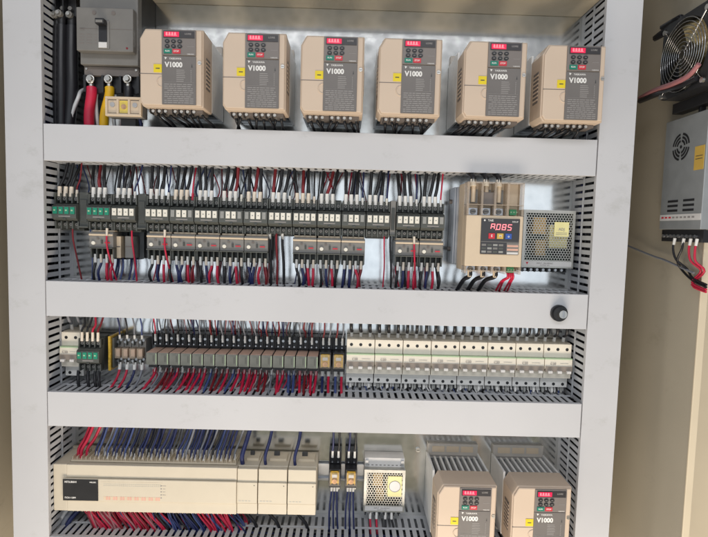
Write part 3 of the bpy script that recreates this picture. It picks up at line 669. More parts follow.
for nm, za_, zb2, sg in (('upper_terminals', zz(182), zz(215.5), 1), ('lower_terminals', zz(266.5), zz(274), -1)):
    b = MB()
    for k in range(5):
        x = (0.0, 0.0245, 0.0475, 0.0700, W - 0.004)[k]
        b.box(x, x + 0.004, min(za_, zb2), max(za_, zb2), 0.100, F - 0.001, 'clear')
    if sg > 0: b.box(0.0, W, za_ - 0.002, za_, 0.100, F - 0.001, 'clear'); b.box(0.0, W, za_ - 0.040, za_ - 0.0385, 0.1, F - 0.002, 'clear')
    b.build(nm, t)
    for k in range(3):
        x = (0.0145, 0.0375, 0.0600)[k]
        b = MB(); z = zz(211.5) if sg > 0 else zz(270)
        b.box(x - 0.008, x + 0.008, z - 0.006, z + 0.006, 0.100, 0.108, 'alu'); b.disc(x, z, 0.0046, 0.108, 0.1125, 'grey_body', 14); b.box(x - 0.004, x + 0.004, z - 0.0006, z + 0.0006, 0.1125, 0.1128, 'black'); b.build('terminal', t)
        if sg > 0:
            b = MB(); b.box(x - 0.0085, x + 0.0085, zz(203), zz(189), 0.100, 0.104, 'grey_body'); b.cyl((x, 0.106, zz(202)), (x, 0.106, za_ + 0.004), 0.004, 'soft_beige'); b.build('busbar', t)
    b = MB(); z = zz(211.5) if sg > 0 else zz(270); b.box(0.079, W - 0.009, z - 0.005, z + 0.005, 0.100, 0.112, 'term_greenblk')
    for k in range(3): b.disc(0.0815 + k * 0.005, z, 0.0013, 0.112, 0.1125, 'cream_green', 8)
    b.build('control_plug', t)
b = MB(); b.box(0.027, 0.053, zz(205.5), zz(192), 0.104, 0.117, 'drive_dark'); b.build('current_sensor', t, bevel=0.001)
b = MB(); b.box(0, W, -H, -H + 0.0015, 0.100, 0.120, 'clear'); b.build('terminal_skirt', t)
b = MB(); b.box(xx(480.8), xx(519.3), zz(254.3), zz(218.5), F, F + 0.0022, 'keypad_dark'); kp = b.build('control_panel', t, bevel=0.0006)
G = F + 0.0023
b = MB()
SEG = {'A': 'abcefg', '0': 'abcdef', '8': 'abcdefg', '5': 'acdfg'}
def seg7(b, ch_, x, z, w_, h_, d, m):
    t_ = w_ * 0.20; sl = 0.14
    def bar(xa_, xb_, za__, zb__):
        P_ = [(xa_, za__), (xb_, za__), (xb_, zb__), (xa_, zb__)]; b.prism([(px_ + sl * (pz_ - z), pz_) for px_, pz_ in P_], d, d + 0.0004, m)
    g = t_ * 0.15
    R_ = {'a': (x - w_/2 + g, x + w_/2 - g, z + h_/2 - t_, z + h_/2), 'd': (x - w_/2 + g, x + w_/2 - g, z - h_/2, z - h_/2 + t_), 'g': (x - w_/2 + t_, x + w_/2 - t_, z - t_/2, z + t_/2),
          'f': (x - w_/2, x - w_/2 + t_, z + g, z + h_/2 - t_ - g), 'b': (x + w_/2 - t_, x + w_/2, z + g, z + h_/2 - t_ - g), 'e': (x - w_/2, x - w_/2 + t_, z - h_/2 + t_ + g, z - g), 'c': (x + w_/2 - t_, x + w_/2, z - h_/2 + t_ + g, z - g)}
    for q in SEG[ch_]: bar(*R_[q])
for k, q in enumerate('A085'): seg7(b, q, xx(492.3 + k * 5.6), zz(226.7 + k * 0.1), 0.0072, 0.0105, G + 0.0002, 'led_digit')
b.disc(xx(495.2), zz(229.7), 0.0007, G, G + 0.0005, 'led_digit', 8); b.build('display_digits', kp)
for px, m, s_ in ((491.5, 'stop_red', 'E'), (500, 'amber', 'M'), (508.3, 'blue_btn', 'o')):
    b = MB(); x = xx(px); b.box(x - 0.0056, x + 0.0056, zz(238.7), zz(233.2), G, G + 0.0014, m); b.text(s_, x, zz(236), 0.006, G + 0.0016, 'print_white'); b.build('button', kp, bevel=0.0005)
b = MB(); b.disc(xx(484), zz(220.5), 0.0016, G, G + 0.0002, 'print_white', 10); b.text('TAIE', xx(490), zz(220.6), 0.0048, G + 0.0002, 'print_white'); b.text('SCR-3P', xx(514.5), zz(221.4), 0.0034, G + 0.0002, 'print_white')
b.box(xx(481), xx(519), zz(242), zz(241.5), G, G + 0.0002, 'grey_body')
for r_ in range(3):
    for c_ in range(4):
        b.box(xx(482 + c_ * 5.7), xx(486.4 + c_ * 5.7), zz(246.0 + r_ * 3.4), zz(244.0 + r_ * 3.4), G, G + 0.0003, ('grey_body', 'contactor_mid', 'term_dim')[(r_ + c_) % 3])
b.box(xx(507), xx(519), zz(254), zz(242.5), G - 0.001, G + 0.0002, 'grey_body')
for k, m in enumerate(('plc_pink', 'plc_pink', 'label_white')):
    b.box(xx(507.5), xx(518.5), zz(246.6 + k * 3.6), zz(244.6 + k * 3.6), G + 0.0002, G + 0.0005, m)
b.build('panel_graphics', kp)
for k in range(3):
    x = xa + (0.0145, 0.0375, 0.0600)[k] - 0.001
    wire([(x, 0.106, za - 0.004), (x, 0.104, za + 0.010), (x - 0.005, 0.088, za + 0.020), (x - 0.012, 0.07, za + 0.034)], 0.0048, 'black_wire', 'thick black cable entering the top of the soft starter, %s from left' % ordn(k + 1), 'cables above the soft starter', name='power_cable', cat='cable', fer=True, fer_m='cream', fer_len=0.010, fer_r=0.0062)
    wire([(x, 0.108, zbb + 0.002), (x + 0.001, 0.106, zbb - 0.010), (x - 0.006 - 0.003 * k, 0.085, zbb - 0.020), (x - 0.014 - 0.003 * k, 0.055, B2[1] - 0.010)], 0.0040, 'black_wire', 'thick black cable leaving the bottom of the soft starter, %s from left' % ordn(k + 1), 'cables below the soft starter', name='power_cable', cat='cable', fer=True, fer_m='soft_beige', fer_len=0.013, fer_r=0.0048)
for k in range(4):
    x = xa + 0.080 + k * 0.0035
    wire([(x, 0.106, zbb + 0.002), (x + 0.002, 0.108, zbb - 0.010), (x + 0.004 * (1 if k > 1 else -1), 0.09, zbb - 0.020), (x - 0.006 + 0.004 * k, 0.055, B2[1] - 0.008)], 0.0019, 'red_wire', 'COL control wire under the green plug of the soft starter, %s one' % ordn(k + 1), 'red wires below the soft starter')

# ------------------------------------------------------------------ perforated power supplies
def make_psu(name, label, xa, za, W, H, F, top=0.006, ysticker=(0.60, 0.88, 0.55, 0.80), orange=False, hole=0.0052):
    t = thing(name, label, 'power supply', xa, za)
    b = MB(); fr = 0.005; lab = 0.014
    b.box(0, 0.001, -H, 0, 0.001, F, 'psu_metal'); b.box(W - 0.001, W, -H, 0, 0.001, F, 'psu_metal'); b.box(0.001, W - 0.001, -0.001, 0, 0.001, F - 0.001, 'psu_metal')
    b.box(0.001, W - 0.001, -H + 0.001, -0.001, 0.001, 0.002, 'psu_metal'); b.build('case', t)
    b = MB(); d = F
    b.box(0, fr, -H + lab, 0, d, d + 0.001, 'psu_metal'); b.box(W - fr, W, -H + lab, 0, d, d + 0.001, 'psu_metal'); b.box(fr, W - fr, -top, 0, d, d + 0.001, 'psu_metal'); b.box(0, W, -H, -H + lab, d, d + 0.001, 'psu_metal')
    R_ = hole / math.sqrt(3); r_ = R_ * 0.76
    ny = int((H - lab - top) / (1.5 * R_)) + 1; nx = int((W - 2 * fr) / hole) + 1
    for j in range(ny):
        for i in range(nx):
            cx = fr + i * hole + (hole / 2 if j % 2 else 0); cz = -top - R_ * 0.4 - j * 1.5 * R_
            if cx > W - fr + 0.001 or cz < -H + lab - 0.001: continue
            vs = []; 
            for rad in (R_ * 1.002, r_):
                for k in range(6):
                    a = math.pi / 6 + k * math.pi / 3; vs.append((min(max(cx + rad * math.cos(a), 0.001), W - 0.001), d + 0.0005, max(min(cz + rad * math.sin(a), -0.001), -H + 0.004)))
            b.add(vs, [(k, (k + 1) % 6, (k + 1) % 6 + 6, k + 6) for k in range(6)], 'psu_metal')
    b.build('perforated_cover', t)
    b = MB(); b.box(0.002, W - 0.002, -H + 0.004, -0.004, 0.003, 0.006, 'pcb')
    b.box(W * 0.22, W * 0.46, -H * 0.42, -H * 0.12, 0.006, F - 0.006, 'caramel'); b.box(W * 0.30, W * 0.50, -H * 0.80, -H * 0.52, 0.006, F - 0.012, 'caramel')
    b.box(W * 0.55, W * 0.90, -H * 0.65, -H * 0.25, 0.006, F - 0.008, 'label_yellow'); b.box(W * 0.04, W * 0.10, -H * 0.8, -H * 0.1, 0.006, F - 0.01, 'alu')
    for q in ((0.15, 0.2), (0.15, 0.65), (0.62, 0.14), (0.8, 0.76)): b.disc(W * q[0], -H * q[1], 0.007, 0.006, F - 0.014, 'black', 14)
    b.build('circuit_board', t)
    b = MB(); x0, x1, z0, z1 = W * ysticker[0], W * ysticker[1], -H * (1 - ysticker[2]), -H * (1 - ysticker[3])
    b.box(x0, x1, z0, z1, d + 0.001, d + 0.0016, 'label_yellow')
    if orange:
        b.disc((x0 + x1) / 2, (z0 + z1) / 2, (z1 - z0) * 0.26, d + 0.0016, d + 0.0018, 'label_white'); b.torus((x0 + x1) / 2, (z0 + z1) / 2, d + 0.0018, (z1 - z0) * 0.27, 0.0006, 'print_grey', n=20)
    else:
        b.text('ADJ', (x0 + x1) / 2, (z0 + z1) / 2, 0.007, d + 0.0018, 'print_grey')
        for k in range(3): b.box(x0 + 0.003, x1 - 0.003, z0 + 0.003 + k * 0.002, z0 + 0.0036 + k * 0.002, d + 0.0016, d + 0.0018, 'print_grey')
    b.build('sticker', t)
    b = MB(); b.box(0.003, W - 0.003, -H + 0.003, -H + lab - 0.002, d + 0.001, d + 0.0014, 'label_white')
    if not orange: b.prism([(0.008, -H + 0.0105), (0.0105, -H + 0.0055), (0.013, -H + 0.0105)], d + 0.0014, d + 0.0016, 'stop_red')
    b.text('INPUT  100-240VAC', W * 0.45, -H + 0.0085, 0.0036, d + 0.0016, 'print_grey'); b.text('OUTPUT 24V', W * 0.45, -H + 0.0048, 0.0032, d + 0.0016, 'print_grey'); b.build('label_strip', t)
    b = MB(); b.box(0.003, W * 0.92, -H - 0.008, -H - 0.0005, 0.006, F * 0.8, 'black')
    n = 7
    for k in range(n + 1): x = 0.004 + k * (W * 0.92 - 0.008) / n; b.box(x - 0.001, x + 0.001, -H - 0.0085, -H, F * 0.8, F * 0.95, 'black')
    for k in range(n): x = 0.004 + (k + 0.5) * (W * 0.92 - 0.008) / n; b.disc(x, -H - 0.0045, 0.0026, F * 0.8, F * 0.84, 'alu', 10)
    b.build('terminal_block', t)
    return t
xa, za = at(524, 209.5, 0.045); xb, zbb = at(572.5, 268.5, 0.045)
make_psu('power_supply', 'perforated metal power supply with square yellow sticker beside the soft starter', xa, za, xb - xa, za - zbb, 0.045)
xa, za = at(364.5, 469.5, 0.045); xb, zbb = at(404, 512.5, 0.045)
xa2, za2 = xa, za
P2 = make_psu('power_supply', 'small perforated power supply in the bottom row left of the two drives', xa, za, xb - xa, za - zbb, 0.045, ysticker=(0.58, 0.92, 0.38, 0.86), orange=True)
W2 = xb - xa
b = MB(); b.box(0.001, W2 - 0.001, 0.0, 0.018, 0.001, 0.032, 'label_white')
for k in range(9): b.box(0.006 + k * (W2 - 0.016) / 8, 0.010 + k * (W2 - 0.016) / 8, 0.003, 0.0045, 0.032, 0.0326, 'grey_body')
b.box(0.002, 0.008, 0.004, 0.014, 0.032, 0.036, 'alu'); b.box(W2 - 0.008, W2 - 0.002, 0.004, 0.014, 0.032, 0.036, 'alu'); b.build('top_cap', P2)
for k, m in enumerate(('red_wire', 'red_wire', 'black_wire', 'black_wire')):
    x = xa + W2 * (0.20 + 0.155 * k) - (0.002 if k < 2 else -0.003)
    wire([(x, 0.040, zbb - 0.004), (x, 0.042, zbb - 0.016), (x + (0.004 if k == 3 else 0.001), 0.046, zbb - 0.030), (x + 0.002, 0.055, B4[1] - 0.012)], 0.0021, m, 'COL wire below the small perforated power supply, %s from left' % ordn(k + 1), 'wires under the small power supply', fer=True, fer_m='sleeve', fer_len=0.012, fer_r=0.0030)

# ------------------------------------------------------------------ row 3
zpx = lambda py, d, px=350: at(px, py, d)[1]
ZM = zpx(338, 0.046); ZM1 = zpx(354, 0.060); ZM2 = zpx(367.5, 0.066); ZM3 = zpx(373.5, 0.056); ZM4 = zpx(383, 0.046)
PW = 0.01775
def make_mcb(n, name='miniature_breaker'):
    t = thing(name, 'x', 'circuit breaker', 0, 0); W = n * PW - 0.0002
    b = MB(); b.box(0, W, ZM3 - ZM - 0.001, 0, 0.006, 0.046, 'cream'); b.box(0.0002, W - 0.0002, ZM1 - ZM + 0.001, -0.0008, 0.046, 0.0530, 'cream'); b.box(0.0004, W - 0.0004, ZM4 - ZM, ZM3 - ZM - 0.001, 0.006, 0.041, 'mcb_base_shaded'); b.prism_x([(0.046, ZM1 - ZM), (0.0600, ZM1 - ZM - 0.0005), (0.0615, ZM2 - ZM + 0.006), (0.055, ZM2 - ZM + 0.001), (0.055, ZM3 - ZM), (0.046, ZM3 - ZM - 0.001)], 0.0002, W - 0.0002, 'cream')
    b.build('body', t, bevel=0.0003)
    b = MB(); b.box(0.0004, W - 0.0004, ZM1 - ZM - 0.0012, ZM1 - ZM + 0.0008, 0.046, 0.0608, 'cream_green'); b.build('trim', t)
    for k in range(n):
        x = (k + 0.5) * PW
        b = MB(); b.disc(x, -0.011, 0.0030, 0.0530, 0.0534, 'black', 12); b.build('terminal_screw', t)
        b = MB(); b.disc(x, ZM4 - ZM + 0.0060, 0.0030, 0.0410, 0.0414, 'black', 12); b.build('terminal_screw', t)
    b = MB(); b.box(0.001, W - 0.001, ZM2 - ZM + 0.0005, ZM2 - ZM + 0.0105, 0.0550, 0.0628, 'toggle_shade_band'); b.build('toggle_slot', t)  # raised strip with the shade above the toggles put into its colour
    for k in range(n):
        x = (k + 0.5) * PW
        b = MB(); b.box(x - 0.0040, x + 0.0040, ZM2 - ZM - 0.002, ZM2 - ZM + 0.0028, 0.0628, 0.0690, 'label_white'); b.build('toggle', t, bevel=0.0006)
    b = MB(); b.box(W * 0.15, W * 0.45, ZM1 - ZM - 0.016, ZM1 - ZM - 0.0152, 0.0614, 0.0617, 'cream_dim')
    b.text('C20', W * 0.30, ZM1 - ZM - 0.0095, 0.0065, 0.0617, 'print_grey'); b.box(W * 0.55, W * 0.85, ZM1 - ZM - 0.009, ZM1 - ZM - 0.0084, 0.0610, 0.0614, 'cream_dim'); b.build('lettering', t)
    return t
x0 = at(346.8, 345, 0.046)[0]; mp = make_mcb(3); xe = at(570.5, 350, 0.046)[0]
PWs = (xe - x0) / 24
for i in range(8):
    o = mp if i == 0 else copy_tree(mp)
    o.location = (x0 + i * 3 * PWs, 0, ZM); o['label'] = 'cream three pole breaker, %s from the left in the cream breaker row' % ordn(i + 1); o['group'] = 'cream breakers in the third row'
    for k in range(3):
        x = x0 + (i * 3 + k + 0.5) * PWs; j = i * 3 + k
        nm = ['left', 'middle', 'right'][k]
        wire([(x, 0.030, ZM - 0.002), (x, 0.034, ZM + 0.012), (x - 0.0015, 0.050, ZM + 0.020), (x - 0.002, 0.052, B2[0] + 0.012)], 0.0031, 'black_wire', 'short COL wire above the %s pole of the %s cream breaker' % (nm, ordn(i + 1)), 'wires above the cream breakers', fer=True, fer_m='sleeve', fer_len=0.012, fer_r=0.0036)
        s_ = 0.002 + 0.009 * j / 24
        wire([(x, 0.030, ZM4 + 0.002), (x, 0.034, ZM4 - 0.010), (x + s_, 0.045, ZM4 - 0.020), (x + s_ * 1.6, 0.062, B3[1] - 0.004)], 0.0024, 'black_wire' if j % 5 else 'grey_wire', 'short COL wire below the %s pole of the %s cream breaker' % (nm, ordn(i + 1)), 'wires below the cream breakers', fer=True, fer_m='term_dim' if j % 2 else 'sleeve', fer_len=0.016, fer_r=0.0034)
b = MB()
for k in range(70):
    x = x0 + (xe - x0) * (k + random.uniform(-.4, .4)) / 70; sh = random.uniform(-.010, .014); m = random.choice(['grey_wire', 'blue_wire', 'black_wire', 'white_wire', 'grey_wire'])
    b.cyl((x, 0.026, ZM4 - 0.002), (x, 0.030, ZM4 - 0.010), 0.0022, 'sleeve', n=6)
    b.tube([(x, 0.030, ZM4 - 0.010), (x + sh * 0.5, 0.038, ZM4 - 0.018), (x + sh, 0.052, B3[1] - 0.006)], random.uniform(.0012, .0019), m, n=5)
tag(b.build('rear_wires'), 'thin grey and blue wires with pale ends behind the leads below the cream breakers', 'wiring', kind='stuff')
rail(x0 - 0.005, xe + 0.015, (ZM + ZM4) / 2, 'metal rail behind the cream breakers')
# two pole breaker at the left
xl = at(63.5, 340, 0.046)[0]; m2 = make_mcb(2); zl = at(70, 331, 0.046)[1]
m2.location = (xl, 0, zl); m2['label'] = 'cream two pole breaker standing alone at the left of its row'; m2['group'] = 'cream breakers in the third row'
xr = xl + 2 * PW + 0.0005
c = copy_tree(protos[id(G4)]); c.location = (xr + 0.001, 0, zl - 0.011); c.scale = (0.96, 0.9, 0.96); c['label'] = 'small dark contactor with green markers beside the lone two pole breaker'; c['group'] = 'contactor in the third row'
rail(xl - 0.01, at(140, 350, 0)[0], zl - 0.040, 'metal rail behind the lone two pole breaker and small contactor')
for k in range(2):
    x = xl + (k + 0.5) * PW
    wire([(x, 0.030, zl - 0.002), (x, 0.034, zl + 0.014), (x + 0.001, 0.045, zl + 0.022), (x - 0.003, 0.05, B2[0] + 0.01)], 0.0028, 'grey_wire', 'COL wire above the %s pole of the lone two pole breaker' % ['left', 'right'][k], 'wires above the lone breaker', fer=True, fer_m='sleeve', fer_len=0.013, fer_r=0.0033)
for k in range(4):
    x = xr + 0.0072 + k * 0.0100; m = ['black_wire', 'black_wire', 'red_wire', 'dkred_wire'][k]
    wire([(x, 0.062, zl - 0.013), (x, 0.062, zl + 0.006), (x + 0.004, 0.058, zl + 0.018), (x + 0.010 * (1 if k % 2 else -0.3), 0.05, B2[0] + 0.01)], 0.0020, m, 'COL wire into upper terminal %s of the small green marked contactor' % ['one', 'two', 'three', 'four'][k], 'wires above the small contactor', fer=True, fer_m='ferrule', fer_len=0.015, fer_r=0.0030)
    xx_ = at((77, 87, 94, 98)[k], 384, 0.06)[0]
    wire([(xx_ - 0.002, 0.050, zl - 0.075), (xx_ - 0.002, 0.052, zl - 0.086), (xx_ + 0.003, 0.06, zl - 0.10), (xx_ + 0.012, 0.07, B3[1] - 0.006)], 0.0030, 'black_wire', 'thick black wire dropping into the duct under the small contactor, %s one' % ordn(k + 1), 'wires below the small contactor')
xf = at(107.5, 345, 0.06)[0]
b = MB(); b.box(0, 0.005, -0.062, 0.004, 0.006, 0.058, 'gold'); b.box(0.005, 0.009, -0.058, 0.0, 0.006, 0.052, 'contactor'); o = b.build('end_clamp', loc=(xf, 0, zl - 0.010), bevel=0.0006); tag(o, 'thin yellowish end clamp right of the small green marked contactor', 'end clamp')
# feed through terminals
xt0 = at(113.5, 350, 0.05)[0]; xt1 = at(143.5, 350, 0.05)[0]; tw = (xt1 - xt0) / 4
tb = None
def make_term():
    t = thing('relay_terminal', 'x', 'terminal block', 0, 0)
    b = MB(); b.box(0, tw - 0.001, -0.050, 0, 0.006, 0.035, 'grey_body'); b.box(0.001, tw - 0.002, -0.036, -0.016, 0.035, 0.050, 'clear'); b.box(0.003, tw - 0.004, -0.033, -0.019, 0.036, 0.047, 'relay_top'); b.build('body', t, bevel=0.0008)
    for z in (-0.006, -0.043):
        b = MB(); b.disc(tw * 0.3, z, 0.0028, 0.035, 0.040, 'alu', 10); b.disc(tw * 0.7, z + 0.004, 0.0028, 0.035, 0.040, 'alu', 10); b.box(tw * 0.46, tw * 0.54, z - 0.006, z + 0.006, 0.035, 0.043, 'contactor'); b.build('terminal_screw', t)
    return t
for k in range(4):
    if tb is None: o = tb = make_term()
    else: o = copy_tree(tb)
    o.location = (xt0 + k * tw, 0, zl - 0.014); o['label'] = 'open metallic relay terminal left of the grey relays, %s from left' % ordn(k + 1); o['group'] = 'metallic relay terminals in the third row'
    x = xt0 + (k + 0.5) * tw
    wire([(x, 0.038, zl - 0.014), (x, 0.040, zl + 0.002), (x + 0.002, 0.045, zl + 0.014), (x - 0.004, 0.05, B2[0] + 0.01)], 0.0017, ['navy_wire', 'black_wire', 'grey_wire', 'blue_wire'][k], 'COL wire above the %s metallic relay terminal' % ordn(k + 1), 'wires above the metallic relay terminals', fer=True, fer_m='sleeve', fer_len=0.008)
    wire([(x, 0.038, zl - 0.062), (x, 0.040, zl - 0.074), (x - 0.002, 0.05, zl - 0.090), (x - 0.008, 0.07, B3[1] - 0.006)], 0.0024, ['red_wire', 'red_wire', 'navy_wire', 'grey_wire'][k], 'COL wire below the %s metallic relay terminal' % ordn(k + 1), 'wires below the metallic relay terminals', fer=True, fer_m='sleeve', fer_len=0.012)
# grey relays in sockets
ZR = at(190, 333.5, 0.030)[1]; ZRa = at(190, 354, 0.072)[1]; ZRb = at(190, 366, 0.072)[1]
xr0 = at(145.5, 360, 0.072)[0]; xr1 = at(318.5, 362, 0.072)[0]; rw = (xr1 - xr0) / 15
def make_relay(case, top, gold=False, rw=rw):
    t = thing('plug_in_relay', 'x', 'relay', 0, 0); W = rw - 0.0008
    za, zb2 = ZRa - ZR, ZRb - ZR
    b = MB(); b.box(0, W, -0.075, 0, 0.006, 0.022, 'black'); b.box(0.0, W, za + 0.006, 0.0, 0.022, 0.034, 'black')
    for k in range(3): x = k * (W - 0.002) / 2; b.box(x, x + 0.002, za + 0.008, 0.001, 0.034, 0.040, 'black')
    b.box(0.002, W - 0.002, zb2 - 0.007, zb2 - 0.001, 0.022, 0.062, 'black'); b.box(0, W, -0.075, zb2 - 0.004, 0.022, 0.030, 'grey_body'); b.build('socket', t, bevel=0.0005)
    b = MB()
    for k in range(2):
        x = W * (0.27 + 0.46 * k); b.disc(x, -0.009, 0.0026, 0.034, 0.037, 'alu', 8); b.disc(x, -0.020, 0.0016, 0.034, 0.0375, 'alu', 6)
        b.disc(x, zb2 - 0.013, 0.0032, 0.030, 0.035, 'alu', 8); b.disc(x + 0.002, zb2 - 0.022, 0.0030, 0.028, 0.033, 'screw', 8)
    b.build('terminals', t)
    if not gold:
        b = MB(); b.box(0.0004, W - 0.0004, zb2, za, 0.022, 0.070, case); b.box(0.0008, W - 0.0008, za, za + 0.0008, 0.022, 0.069, top); b.build('case', t, bevel=0.0009)
        b = MB(); b.box(W * 0.30, W * 0.82, zb2 + 0.005, za - 0.003, 0.070, 0.0704, 'relay_case'); b.box(W * 0.62, W * 0.75, zb2 + 0.006, za - 0.005, 0.0704, 0.0708, 'contactor_mid'); b.box(W * 0.88, W * 0.93, zb2 + 0.002, za - 0.001, 0.0700, 0.0705, 'cream_green'); b.build('label_plate', t)
    else:
        b = MB(); b.box(0.001, W - 0.001, zb2, za + 0.006, 0.022, 0.060, 'black'); b.build('case', t, bevel=0.0009)
        b = MB(); b.box(0.004, W - 0.004, zb2 + 0.002, za + 0.003, 0.060, 0.0625, 'gold'); b.disc(W / 2, (za + zb2) / 2 - 0.004, W * 0.2, 0.0625, 0.067, 'copper', 16); b.box(W * 0.30, W * 0.70, za - 0.008, za - 0.002, 0.0625, 0.066, 'alu')
        b.box(0.0045, 0.0055, zb2 + 0.002, za + 0.003, 0.0625, 0.068, 'gold'); b.box(W - 0.0055, W - 0.0045, zb2 + 0.002, za + 0.003, 0.0625, 0.068, 'gold'); b.build('coil', t)
        b = MB(); b.box(0.002, W - 0.002, zb2 + 0.001, za + 0.004, 0.070, 0.071, 'clear_pc'); b.build('clear_case', t)
    return t
rp_ = make_relay('relay_case', 'relay_top')
lab2 = 'grey plug in relay with brownish top, %s from the left in the relay row'
bot = ['red_wire', 'red_wire', 'dkred_wire', 'blue_wire', 'red_wire', 'grey_wire']
for i in range(15):
    o = rp_ if i == 0 else copy_tree(rp_)
    x = xr0 + i * rw; o.location = (x, 0, ZR); o['label'] = lab2 % ordn(i + 1); o['group'] = 'grey plug in relays in the third row'
    xt = x + rw * 0.30; m = random.choice(['black_wire', 'navy_wire', 'dkred_wire', 'grey_wire']) if i else 'red_wire'
    wire([(xt, 0.038, ZR - 0.012), (xt, 0.040, ZR + 0.002), (xt + rnd(-.003, .003), 0.045, ZR + 0.014), (xt + rnd(-.006, .006), 0.052, B2[0] + 0.01)], 0.0014, m, 'COL wire into the top of the %s grey relay' % ordn(i + 1), 'wires above the grey relays', fer=True, fer_m='sleeve', fer_len=0.012, fer_r=0.0024)
    if i % 2:
        xt = x + rw * 0.7
        wire([(xt, 0.034, ZR - 0.002), (xt, 0.036, ZR + 0.010), (xt + rnd(-.004, .004), 0.045, ZR + 0.02), (xt + rnd(-.006, .006), 0.052, B2[0] + 0.01)], 0.0013, random.choice(['grey_wire', 'dkred_wire', 'navy_wire']), 'second COL wire above the %s grey relay' % ordn(i + 1), 'wires above the grey relays')
    zt_ = ZRb - 0.014
    for k in range(2):
        xt = x + rw * (0.27 + 0.46 * k); sl = -0.012 + 0.012 * (i / 14) + rnd(-.005, .005)
        mm = random.choice(bot)
        wire([(xt, 0.036, zt_), (xt, 0.042, zt_ - 0.011), (xt + sl * 0.3, 0.052, zt_ - 0.020), (xt + sl, 0.074, B3[1] - 0.004)], 0.0026 if mm != 'grey_wire' else 0.0018, mm, 'COL wire below the %s terminal of the %s grey relay' % (['left', 'right'][k], ordn(i + 1)), 'wires below the grey relays', fer=True, fer_m='sleeve', fer_len=0.009, fer_r=0.0025)
b = MB()
for k in range(60):
    x = xr0 + (xr1 - xr0) * (k + rr.uniform(-.4, .4)) / 60 if False else xr0 + (xr1 - xr0) * (k + random.uniform(-.4, .4)) / 60
    sh = random.uniform(-.018, .004); m = random.choice(['red_wire', 'pink_wire', 'dkred_wire', 'grey_wire', 'white_wire', 'red_wire', 'blue_wire'])
    b.tube([(x, 0.028, ZRb - 0.020), (x + random.uniform(-.004, .004), 0.036, ZRb - 0.034), (x + sh, 0.052, B3[1] - 0.008)], random.uniform(.0011, .0018), m, n=5)
tag(b.build('rear_wires'), 'thin red, pink and grey wires crossing behind the relay row leads', 'wiring', kind='stuff')
b = MB()
for k in range(40):
    x = xr0 + (xr1 - xr0) * (k + random.uniform(-.4, .4)) / 40; sh = random.uniform(-.010, .010)
    b.tube([(x, 0.024, ZR - 0.002), (x + random.uniform(-.003, .003), 0.028, ZR + 0.010), (x + sh, 0.040, B2[0] + 0.008)], random.uniform(.0009, .0015), random.choice(['dkred_wire', 'black_wire', 'navy_wire', 'pink_wire', 'grey_wire']), n=5)
tag(b.build('rear_wires'), 'thin dark wires crossing behind the leads above the relay row', 'wiring', kind='stuff')
rail(at(142, 350, 0)[0], at(350, 350, 0)[0] - 0.022, (ZR + ZRb) / 2, 'metal rail behind the grey plug in relays')
gw = (at(345.5, 358, 0.06)[0] - xr1) / 2
gp = make_relay('black', 'black', True, gw)
for i in range(2):
    o = gp if i == 0 else copy_tree(gp)
    x = xr1 + i * gw; o.location = (x, 0, ZR); o['label'] = 'clear relay with gold coil between grey relays and cream breakers, %s one' % ['left', 'right'][i]; o['group'] = 'gold coil relays in the third row'
    for k in range(2):
        xt = x + gw * (0.27 + 0.46 * k)
        wire([(xt, 0.038, ZR - 0.012), (xt, 0.040, ZR + 0.002), (xt + 0.002, 0.045, ZR + 0.014), (xt + rnd(-.004, .004), 0.052, B2[0] + 0.01)], 0.0015, ['dkred_wire', 'grey_wire'][k], 'COL wire above the %s gold coil relay of the third row' % ['left', 'right'][i], 'wires above the gold coil relays', fer=True, fer_m='sleeve', fer_len=0.012, fer_r=0.0024)
        wire([(xt, 0.036, ZRb - 0.014), (xt, 0.042, ZRb - 0.025), (xt, 0.052, ZRb - 0.034), (xt + 0.001, 0.07, B3[1] - 0.004)], 0.0026, [['navy_wire', 'red_wire'], ['blue_wire', 'red_wire']][i][k], 'COL wire below the %s gold coil relay of the third row' % ['left', 'right'][i], 'wires below the gold coil relays', fer=True, fer_m='sleeve', fer_len=0.010)

# ------------------------------------------------------------------ row 4: long controller
F = 0.086
xa, _ = at(52.5, 466, F); xb = at(236.7, 470, F)[0]; ZP = at(150, 466.5, F)[1]; ZQ = at(150, 513, F)[1]; W = xb - xa; H = ZP - ZQ
zr = lambda py: at(150, py, F)[1] - ZP
ch = at(66.2, 467, F)[0] - xa
t = thing('programmable_controller', 'long cream programmable controller with black panel in the bottom row', 'controller', xa, ZP)
b = MB(); b.box(0, W, -H, -0.0015, 0.004, F - 0.012, 'plc'); b.box(0, ch, -H, 0.0, 0.004, F - 0.002, 'plc'); b.box(ch, W, -H, zr(501.5) - 0.0004, F - 0.012, F - 0.001, 'plc'); b.box(ch, W, zr(479.5) + 0.0004, 0.0, F - 0.012, F - 0.001, 'plc')
b.build('body', t, bevel=0.0012)
b = MB(); b.box(ch - 0.004, W, zr(501.5), zr(479.5), F - 0.012, F + 0.003, 'plc'); b.build('front_cover', t, bevel=0.001)
b = MB(); x99 = at(99, 490, F)[0] - xa
b.box(ch - 0.0045, x99, zr(501.0), zr(480.0), F + 0.003, F + 0.0042, 'button_dark')
b.text('MITSUBISHI', ch - 0.001, zr(482.6), 0.0052, F + 0.0045, 'print_white', 0.85, 'L'); b.text('MELSEC', x99 - 0.003, zr(482.6), 0.0036, F + 0.0045, 'print_white', 1, 'R'); b.text('FX3U-128M', ch - 0.001, zr(498.2), 0.0046, F + 0.0045, 'print_white', 0.9, 'L'); b.build('brand_panel', t)
b = MB(); G = F + 0.0031
